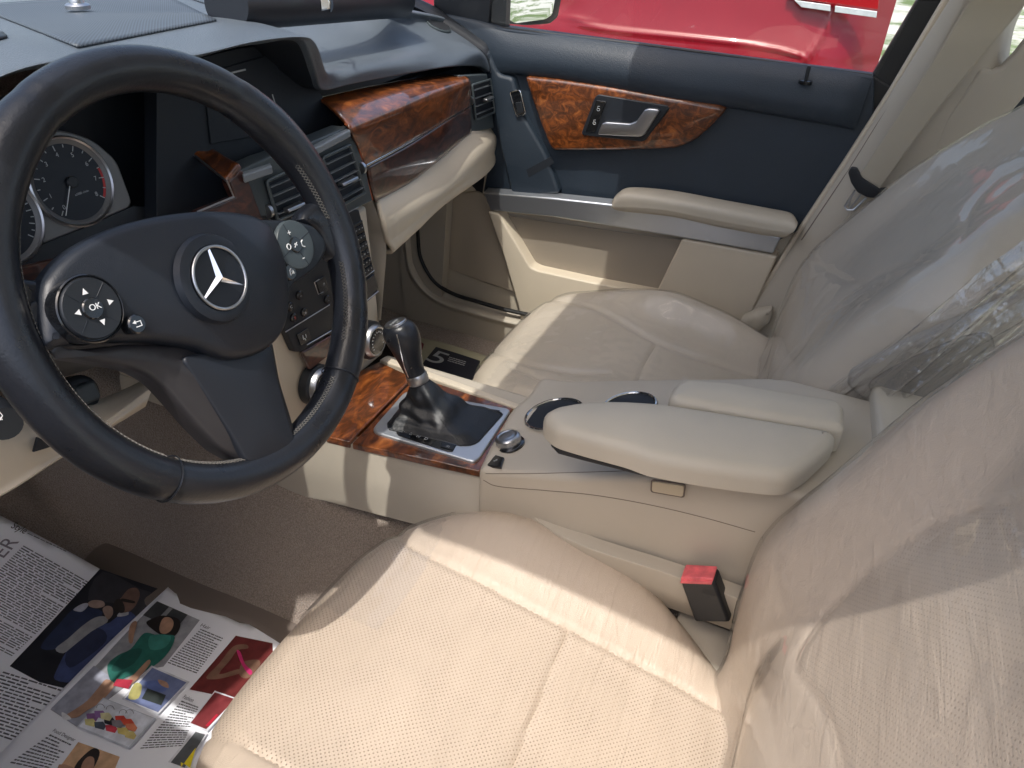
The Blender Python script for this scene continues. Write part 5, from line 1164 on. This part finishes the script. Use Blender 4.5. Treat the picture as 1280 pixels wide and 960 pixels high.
# carpeted floor with the tunnel
fl = MB(); prof = [(-.735,.05),(-.60,.04),(-.30,.04),(-.235,.05),(-.195,.07),(-.165,.15),(-.142,.235),(-.130,.265),(-.10,.275),(0,.28),(.125,.25),(.14,.18),(.17,.10),(.26,.08),(.60,.08),(.69,.10)]
ys = [-1.6,-.9,-.4,0,.2,.4,.5,.56,.62,.68,.74,.8,.93,1.02,1.09]
zl = lambda y: .0 if y < .94 else (y-.94)*1.2
sst_ = lambda x, a, b: (lambda t: t*t*(3-2*t))(max(0, min(1, (x-a)/(b-a))))
vs = []; 
for y in ys:
    for x, z in prof: vs.append(V((x, y, z+zl(y)*(1 if abs(x) > .2 else .3)+(.095*sst_(y, .585, .70) if -.17 < x < .01 else 0))))
n = len(prof); fs = [[j*n+i, j*n+i+1, (j+1)*n+i+1, (j+1)*n+i] for j in range(len(ys)-1) for i in range(n-1)]
me = mesh(vs, fs); o = link('floor', me, M_['carpet']); m = o.modifiers.new('s', 'SUBSURF'); m.levels = m.render_levels = 3; tag(o, kind='structure')
# dark sheet standing in for the deep shade of the passenger footwell
MT = patch('footwell_shade_sheet', [[V((x, y, z)) for x in (.165,.3,.5,.64)] for y, z in ((.42,.088),(.70,.088),(.92,.089),(.97,.128),(1.06,.24),(1.088,.42))], 20, 40, M_['carpet_shade'], None, thick=.004)
tag(MT, 'dark sheet painting the shade in the passenger footwell under the walnut dash', 'painted shade')
# ---------------------------------------------------------------- newspapers
def zfn(x, y):
    return .010*math.exp(-((x+.40+(y-.6)*1.0)/.06)**2)*0 + .004*math.sin(x*17+y*9)
class Page:
    def __init__(s, z0, lift, o=None, ey=(0,1,0)): s.lift = lift; s.f = Fr(o or (0,0,z0), (1,0,0), ey)
    def at(s, x, y, dz=0):
        u, v = s.f.uv(x, y); return s.f.w(u, v, s.lift(u, v)+dz)
    def poly(s, name, pts, mt, par, dz=.0, res=.012, thick=0, smooth=0):
        p2 = [V(s.f.uv(a, b)) for a, b in pts]
        if smooth: p2 = [V(q) for q in spl(p2, smooth, True)]
        else: p2 = [a.lerp(b, k/4) for a, b in zip(p2, p2[1:]+p2[:1]) for k in range(4)]
        if area(p2) < 0: p2.reverse()
        all_ = list(p2); x0 = min(q.x for q in p2); x1 = max(q.x for q in p2); y0 = min(q.y for q in p2); y1 = max(q.y for q in p2)
        for i in range(1, int((x1-x0)/res)+1):
            for j in range(1, int((y1-y0)/res)+1):
                q = V((x0+i*res, y0+j*res))
                if inside(q, p2) and min(segd(q, p2[k-1], p2[k]) for k in range(len(p2))) > res*.35: all_.append(q)
        cv, _, cf, *_ = delaunay_2d_cdt(all_, [], [list(range(len(p2)))], 1, 1e-7)
        me = mesh([s.f.w(q.x, q.y, s.lift(q.x, q.y)+dz) for q in cv], [list(f) for f in cf])
        o = link(name, me, mt, par)
        if thick: m = o.modifiers.new('s', 'SOLIDIFY'); m.thickness = thick; m.offset = -1
        return o
    def column(s, par, A, B, C, D, n, dz=.0005, w=.5, name='text_column', seed=1):
        rnd = random.Random(seed); m = MB(); A, B, C, D = map(V, (A, B, C, D))
        for i in range(n):
            a = A.lerp(D, (i+.2)/n); b = B.lerp(C, (i+.2)/n); a2 = A.lerp(D, (i+.2+w)/n); b2 = B.lerp(C, (i+.2+w)/n)
            t = 0.0; end = 1 if rnd.random() > .12 else rnd.uniform(.4, .9)
            while t < end:
                e = min(end, t+rnd.uniform(.05, .16)); k1, k2 = rnd.uniform(0, .12), rnd.uniform(.82, 1)
                pts = [a.lerp(b, t), a.lerp(b, e), a2.lerp(b2, e), a2.lerp(b2, t)]
                q = [pts[0].lerp(pts[3], k1), pts[1].lerp(pts[2], k1), pts[1].lerp(pts[2], k2), pts[0].lerp(pts[3], k2)]
                m.add([s.at(p.x, p.y, dz) for p in q], [[0,1,2,3]]); t = e+rnd.uniform(.012, .028)
        return link(name, m.mesh(), M_['ink'], par, smooth=False)
    def word(s, name, txt, p0, p1, par, mt, hgt=.01, dz=.0007, flip=1):
        a = s.at(*p0, dz); b = s.at(*p1, dz); ex = (b-a)
        f = Fr((a+b)/2, ex, s.f.ez.cross(ex))
        o = text(name, txt, f, 0, 0, 1, mt, par, h=0, ext=0)
        xs = [f.ex.dot(v.co-f.o) for v in o.data.vertices]; ys_ = [f.ey.dot(v.co-f.o) for v in o.data.vertices]
        W = max(xs)-min(xs); H = max(ys_)-min(ys_)
        for v in o.data.vertices:
            q = v.co-f.o; u, w_ = q.dot(f.ex)*ex.length/W, q.dot(f.ey)*hgt/H; v.co = f.w(u, w_, .0004)
        return o
NL_ = thing('newspaper', P(60,780,Z=.05), 'open newspaper on the driver footwell floor, showing a blue suit and a green dress', 'newspaper')
lL = lambda x, y: .003*math.sin(x*15+y*11)+.002*noise.noise(V((x*9, y*9, 0)))
lR = lambda x, y: .006+.004*math.sin(x*13-y*9)+.002*noise.noise(V((x*8, y*8, 5)))
pgL = Page(.06, lL, (-.25,.72,.064), (0,1,.42)); pgR = Page(.066, lR)
LP = pgL.poly('left_page', [(-120,585),(0,645),(62,678),(125,712),(205,739),(212,760),(100,880),(0,985),(-140,1010)], M_['paper'], NL_, thick=.0008)
C_ = lambda sc_, ox, oy, pts: [(ox+x*sc_, oy+y*sc_) for x, y in pts]
c6 = lambda pts: C_(220/960, 0, 640, pts); c7 = lambda pts: C_(220/1280, 0, 800, pts); c8 = lambda pts: C_(200/873, 160, 740, pts)
def pic(pg, par, items, name='printed_photo', dz=.0006):
    root = None
    for i, (pts, c, sm) in enumerate(items):
        o = pg.poly(name if i == 0 else 'photo_detail', pts, flat('print_%02x%02x%02x' % tuple(int(k*255) for k in c), c, .45), root or par, dz=dz+.00025*i, smooth=sm)
        root = root or o
    return root
skin = (.20,.11,.075); skinl = (.42,.25,.17)
pic(pgL, LP, [
 ([(125,712),(205,739),(150,806),(88,862),(50,853),(12,832)], (.012,.014,.022), 0),
 (c6([(560,330),(760,420),(860,470),(700,620),(640,600),(640,500),(480,480)]), (.035,.035,.045), 3),
 (c6([(400,530),(470,520),(560,545),(500,620),(330,735),(230,745),(240,700),(330,600)]), (.022,.035,.085), 3),
 (c6([(600,600),(680,540),(730,555),(742,600),(660,700),(600,720),(480,840),(400,925),(300,915),(310,860),(370,750),(470,660),(560,610)]), (.050,.075,.20), 3),
 (c6([(470,640),(560,640),(580,700),(480,790),(380,850),(360,770)]), (.020,.030,.08), 3),
 (c6([(520,575),(575,570),(585,600),(500,650),(400,730),(345,770),(302,745),(370,690),(450,620)]), (.33,.34,.36), 3),
 (c6([(655,545),(690,530),(700,560),(640,570)]), (.45,.47,.52), 3),
 (c6([(660,470),(700,425),(745,420),(762,455),(740,510),(700,545),(640,545),(632,500)]), (.17,.10,.08), 4),
 (c6([(632,480),(660,480),(680,520),(672,550),(630,545),(615,520)]), (.02,.016,.016), 3),
 (c6([(665,475),(700,480),(735,490),(730,500),(690,495),(660,488)]), (.015,.012,.012), 3),
 (c6([(400,535),(440,508),(475,500),(480,515),(450,545),(420,545)]), (.40,.42,.50), 3),
 (c6([(480,500),(510,485),(560,490),(570,515),(530,528),(490,520)]), (.36,.26,.22), 4),
 (c6([(560,530),(585,515),(612,525),(615,560),(590,588),(568,560)]), (.34,.24,.20), 4)], name='suit_photo')
pgL.column(LP, (30,683), (112,728), (14,820), (-68,778), 40, seed=2)
pgL.column(LP, (5,838), (80,862), (22,930), (-55,905), 18, seed=3)
pgL.word('page_heading', 'Style', (16,658), (33,666), LP, flat('heading_black', (.02,.02,.025)), hgt=.016)
pgL.column(LP, (35,667), (83,690), (82,692), (34,669), 1, seed=5)
pgL.word('page_headline', 'OVER', (-32,726), (17,676), LP, flat('headline_grey', (.22,.20,.24)), hgt=.022)
RP = pgR.poly('right_page', [(211,737),(219,744),(228,749),(248,757),(268,766),(300,780),(330,784),(400,800),(420,900),(350,1050),(40,1080),(-60,1005),(0,945),(55,890),(110,836),(165,783)], M_['paper'], NL_, thick=.0008)
pic(pgR, RP, [
 (c8([(165,70),(395,165),(200,420),(150,440)])[:2]+[(206,838),(188,842),(137,880),(98,913),(65,891),(125,835)], (.33,.34,.37), 0),
 (c8([(165,70),(330,138),(290,190),(180,190),(90,150)]), (.05,.055,.06), 0),
 (c8([(230,100),(250,108),(130,250),(105,240)]), (.30,.31,.32), 0),
 ([(120,838),(150,858),(138,880),(98,912),(66,890)], (.36,.38,.46), 0),
 (c8([(140,170),(200,150),(280,165),(290,210),(260,260),(200,265),(110,200)]), (.018,.014,.014), 4),
 (c8([(200,165),(235,160),(255,185),(245,225),(215,250),(185,245),(180,210)]), skinl, 4),
 ([(178,802),(186,797),(200,800),(219,799),(217,812),(208,826),(195,838),(180,846),(160,853),(146,862),(140,856),(137,838),(150,826),(166,818)], (.025,.15,.12), 3),
 ([(190,801),(215,800),(208,815),(190,818)], (.05,.24,.20), 3),
 ([(160,822),(180,818),(170,836),(150,846),(142,842)], (.015,.09,.075), 3),
 (c8([(20,220),(45,190),(60,200),(45,260),(35,310),(15,300)]), skinl, 3),
 ([(187,832),(190,836),(174,856),(162,864),(160,858),(172,848)], skinl, 3),
 ([(136,856),(146,864),(128,884),(112,894),(98,903),(84,901),(96,893),(112,882),(126,866)], skinl, 3),
 ([(80,896),(88,900),(92,905),(82,905)], (.75,.76,.78), 3),
 ([(144,864),(149,856),(169,857),(163,868)], (.42,.03,.06), 0)], name='woman_photo')
pic(pgR, RP, [([(192,839),(239,858),(200,900),(155,881)], (.70,.72,.78), 0), ([(193,842),(235,859),(200,897),(159,881)], (.16,.20,.36), 0),
 ([(171,862),(180,864),(176,880),(163,880)], (.45,.42,.16), 3), ([(184,860),(200,858),(212,864),(206,872),(188,868)], (.12,.17,.40), 3), ([(200,857),(211,860),(213,867),(204,864)], skinl, 3),
 ([(187,868),(210,876),(204,889),(180,881)], (.035,.045,.045), 0)], name='handbag_photo', dz=.0045)
bags = [((118,903),(.25,.12,.30)),((128,900),(.30,.16,.42)),((116,910),(.60,.56,.25)),((128,914),(.07,.09,.12)),((142,918),(.55,.05,.08)),((140,909),(.03,.03,.04)),((154,907),(.62,.06,.04)),((163,911),(.62,.08,.04)),((167,917),(.65,.22,.12)),((157,922),(.60,.50,.16)),((166,927),(.62,.52,.20)),((150,913),(.22,.20,.22)),((136,904),(.65,.62,.36))]
it = [([(132,879),(198,905),(165,944),(99,915)], (.50,.54,.62), 0), ([(133,880.5),(195,905),(164,941),(102,914.5)], (.68,.72,.80), 0)]
for (x, y), c in bags: it.append(([(x-7,y-4),(x+4,y-4.5),(x+8,y+1),(x+5,y+6),(x-6,y+3)], c, 0))
BP_ = pic(pgR, RP, it, name='handbag_range_photo', dz=.0045)
hm = MB()
for x, y in ((130,898),(158,905),(166,905),(142,900)): hm.tube([pgR.at(x+5*math.cos(R(a)), y-3-5*math.sin(R(a)), .0105) for a in range(0, 181, 30)], .0003, 4)
hm.build('bag_handles', M_['ink'], BP_)
pic(pgR, RP, [([(100,932),(152,951),(138,985),(60,985)], (.62,.40,.24), 0), ([(96,962),(108,948),(120,940),(127,945),(122,960),(108,980),(92,980)], (.02,.016,.016), 3), ([(104,962),(112,951),(120,953),(118,968),(104,982)], skinl, 3), ([(76,960),(100,968),(106,990),(76,985)], skinl, 3)], name='portrait_photo')
pic(pgR, RP, [(c8([(590,245),(790,285),(800,600),(560,590),(340,548)]), (.14,.022,.022), 0), (c8([(430,480),(500,400),(560,320),(600,295),(650,295),(655,315),(600,325),(560,380),(500,460),(600,430),(640,440),(560,470),(480,488)]), skin, 3),
 (c8([(660,380),(720,380),(710,440),(650,480),(610,460),(620,400)]), skin, 3), (c8([(595,330),(615,335),(640,400),(680,440),(665,460),(625,410)]), (.55,.03,.16), 3)], name='dancer_photo')
pic(pgR, RP, [(c8([(480,560),(600,600),(440,790),(338,750)]), (.72,.74,.80), 0), (c8([(480,570),(590,605),(435,775),(350,742)]), (.19,.030,.035), 0), (c8([(490,690),(500,695),(445,760),(430,755)]), (.5,.02,.05), 0)], name='red_photo', dz=.0045)
pic(pgR, RP, [(c8([(370,780),(440,800),(330,990),(230,960)]), (.72,.74,.80), 0), (c8([(378,790),(430,805),(320,990),(245,962)]), (.10,.11,.12), 0), (c8([(380,880),(378,880),(300,990),(360,990)])[:3]+c8([(300,960),(350,990)]), (.75,.62,.02), 0)], name='yellow_photo', dz=.0045)
pgR.column(RP, (252,788), (280,799), (246,846), (210,834), 17, seed=7); pgR.column(RP, (229,879), (250,887), (229,938), (176,942), 19, seed=8); pgR.column(RP, (66,921), (92,934), (60,968), (12,957), 11, seed=9)
pgR.column(RP, (330,791), (350,797), (349,799), (329,793), 1, seed=10)
for s_, a, b in (('Hair', (252,784), (263,788)), ('Fashion', (231,875), (243,880)), ('Food Designer', (69,917), (96,930))): pgR.word('column_heading', s_, a, b, RP, M_['ink'], hgt=.006)
# passenger side floor: newspaper with a black advertisement
NP2 = thing('newspaper', P(555,455,Z=.09), 'yellowed newspaper with a black advertisement showing a large 5, on the passenger footwell floor', 'newspaper')
pg2 = Page(.092, lambda x, y: .002*math.sin(x*20+y*14))
PG2 = pg2.poly('page', [(505,420),(524,421),(552,427),(600,443),(640,456),(640,520),(560,500),(500,470)], flat('yellowed_paper', (.46,.43,.30), .7), NP2, thick=.001)
AD = pg2.poly('advert_block', [(545,434),(600,452),(600,500),(560,492),(522,472),(528,456)], flat('advert_black', (.02,.022,.035), .5), PG2, dz=.0008)
pg2.word('advert_numeral', '5', (538,446), (556,452), AD, M_['grey'], hgt=.052, dz=.0014)
pg2.column(AD, (562,447), (583,453), (580,459), (559,453), 3, dz=.0014, seed=4)
for o_ in (AD.children): 
    if o_.name.startswith('text_column'): o_.data.materials[0] = M_['grey']
pg2.poly('red_picture', [(526,427),(530,430),(528,438),(523,436)], flat('advert_red', (.18,.02,.03)), PG2, dz=.0008)
# ---------------------------------------------------------------- outside
gm = mat('pale_ground', (.42,.42,.36), .9); nt = gm.node_tree; b = nt.nodes['Principled BSDF']; tc = nt.nodes.new('ShaderNodeTexCoord')
n1 = nt.nodes.new('ShaderNodeTexNoise'); n1.inputs['Scale'].default_value = 1.3; n1.inputs['Detail'].default_value = 8; n1.inputs['Roughness'].default_value = .7
nt.links.new(tc.outputs['Object'], n1.inputs['Vector']); cr2 = nt.nodes.new('ShaderNodeValToRGB'); e = cr2.color_ramp.elements
e[0].position = .42; e[0].color = (.10,.15,.05,1); e[1].position = .56; e[1].color = (.48,.48,.43,1); nt.links.new(n1.outputs['Fac'], cr2.inputs[0]); nt.links.new(cr2.outputs[0], b.inputs['Base Color'])
g_ = link('ground', mesh([(-80,-80,-.45),(80,-80,-.45),(80,80,-.45),(-80,80,-.45)], [[0,1,2,3]]), gm); tag(g_, kind='structure')
WLl = link('boundary_wall', MB().box((-6,-13.3,-.45), (22,-13,1.7)).mesh(), flat('pale_wall', (.62,.60,.55), .9)); tag(WLl, 'long pale boundary wall far off, seen in the side mirror', 'wall')
RCR = thing('red_car', (3.6,.75,-.45), 'glossy red car parked alongside, seen through the passenger window', 'car')
rx = lambda x, y, X=2.4: P(x, y, X=X)
# rear end: rows are heights, columns across the car
ys = [-.32,-.22,-.12,.0,.3,.75,1.2,1.5,1.62,1.72,1.82]
def rxo(y, z):
    c = .75; d = abs(y-c)/1.07; bulge = .10*(1-d**2.2)+.55*max(0, d-.86)**1.3*-4
    prof = .07*math.exp(-((z-.38)/.12)**2) - .10*max(0, z-.56)/.4 - .20*max(0, .16-z) - .5*max(0, z-1.0)**1.2
    return 2.42 - bulge - prof
rows = []
for z in (-.25,-.1,.05,.2,.3,.38,.46,.52,.56,.64,.75,.9,1.0,1.2):
    rows.append([V((rxo(y, z), y+.22, z)) for y in ys])
patch('rear_body', rows, 90, 100, M_['redcar'], RCR, disp=groove([[(712,-30),(712,5),(718,20),(740,34),(800,42),(880,50),(960,60),(1000,70)], [(1048,-10),(1040,20),(1019,58),(1006,76)]], .012, 2.2))
SH = V((0,.22,0))
mb = MB(); mb.prism([V((2.6,-.30,-.22)), V((6.4,-.28,-.22)), V((6.4,-.28,.6)), V((5.6,-.25,.62)), V((4.8,-.12,1.12)), V((2.95,-.10,1.14)), V((2.55,-.24,.7))], [V((2.6,1.80,-.22)), V((6.4,1.78,-.22)), V((6.4,1.78,.6)), V((5.6,1.75,.62)), V((4.8,1.62,1.12)), V((2.95,1.60,1.14)), V((2.55,1.74,.7))])
mb.v = [q+SH for q in mb.v]; mb.build('car_shell', M_['redcar'], RCR, bev=.06)
for y0, y1 in ((-.312,-.302), (1.80,1.812)):
    mw = MB(); mw.prism([V((3.0,y0+.06 if y0<0 else y0-.06,.72)), V((5.2,y0+.04 if y0<0 else y0-.04,.66)), V((4.7,y0+.16 if y0<0 else y0-.16,1.05)), V((3.05,y0+.16 if y0<0 else y0-.16,1.07))], [V((3.0,y1+.06 if y0<0 else y1-.06,.72)), V((5.2,y1+.04 if y0<0 else y1-.04,.66)), V((4.7,y1+.16 if y0<0 else y1-.16,1.05)), V((3.05,y1+.16 if y0<0 else y1-.16,1.07))]); mw.v = [q+SH for q in mw.v]; mw.build('side_window', M_['gloss'], RCR)
for X_ in (3.1, 5.7):
    for Y_ in (-.30, 1.62):
        fwh = Fr((X_,Y_+.22,-.13), (1,0,0), (0,0,1)); W_ = MB().lathe(fwh, 0, 0, [(.32,.0),(.33,-.03),(.33,-.17),(.32,-.20)], 32).build('wheel', M_['seal'], RCR); MB().lathe(fwh, 0, 0, [(.20,-.01),(.20,.004),(.05,.01)], 24).build('rim', M_['satin'], W_)
def onred(pts, mt, name, dx=-.02, th=.01):
    ob = bpy.data.objects['rear_body']; vs = []
    for x, y in pts:
        ok, loc, *_ = ob.ray_cast(ob.matrix_world.inverted() @ CAM, (ob.matrix_world.inverted().to_3x3() @ ray(x, y)).normalized()); vs.append((ob.matrix_world @ loc if ok else P(x, y, X=2.4)) + V((dx,0,0)))
    return MB().prism([v+V((th+.01,0,0)) for v in vs], vs).build(name, mt, RCR, bev=.002)
bpy.context.view_layer.update()
for l_ in ([(712,-30),(712,5),(718,20),(740,34),(800,42),(880,50),(960,60),(1004,68)], [(1048,-10),(1040,20),(1019,58),(1008,74)], [(735,-20),(745,0),(790,12),(930,22),(990,12)]):
    seam('rear_body', l_, M_['seal'], RCR, .006, 'panel_gap')
onred([(820,-25),(905,-12),(909,5),(880,3),(848,-1),(818,-4)], M_['platew'], 'number_plate')
onred([(800,-10),(850,0),(912,10),(935,11),(930,14),(905,12),(845,4),(798,-6)], M_['redcar'], 'plate_recess_lip', -.01)
onred([(994,-1),(1039,5),(1039,13),(1003,8)], M_['lamp'], 'tail_lamp', -.03)
onred([(1045,6),(1097,13),(1096,21),(1044,14)], M_['lamp'], 'tail_lamp', -.03)
onred([(984,-4),(990,-22),(1100,-10),(1098,11),(1045,4),(1000,-2)], M_['lampred'], 'tail_lamp', -.025)
# ---------------------------------------------------------------- light
SUN = V((-.435, .02, 1)).normalized()
w = bpy.data.worlds.new('World'); sc.world = w; w.use_nodes = True; nt = w.node_tree; bg = nt.nodes['Background']
sk = nt.nodes.new('ShaderNodeTexSky'); sk.sky_type = 'NISHITA'; sk.sun_disc = False
sk.sun_elevation = math.asin(SUN.z); sk.sun_rotation = math.atan2(SUN.x, SUN.y); sk.air_density = 1.0; sk.dust_density = 5
nt.links.new(sk.outputs[0], bg.inputs[0]); bg.inputs[1].default_value = .15
sl = bpy.data.lights.new('sun', 'SUN'); sl.energy = 2.0; sl.angle = R(.6); sl.color = (.84, .80, .75)
so = bpy.data.objects.new('sun', sl); COL.objects.link(so); so.rotation_euler = (-SUN).to_track_quat('-Z', 'Y').to_euler()
sc.view_settings.view_transform = 'Standard'; sc.view_settings.look = 'None'; sc.view_settings.exposure = 1.0; sc.view_settings.gamma = 1
sc.cycles.max_bounces = 10; sc.cycles.diffuse_bounces = 5; sc.cycles.glossy_bounces = 4; sc.cycles.transparent_max_bounces = 12; sc.cycles.use_denoising = True
sc.cycles.sample_clamp_indirect = 6
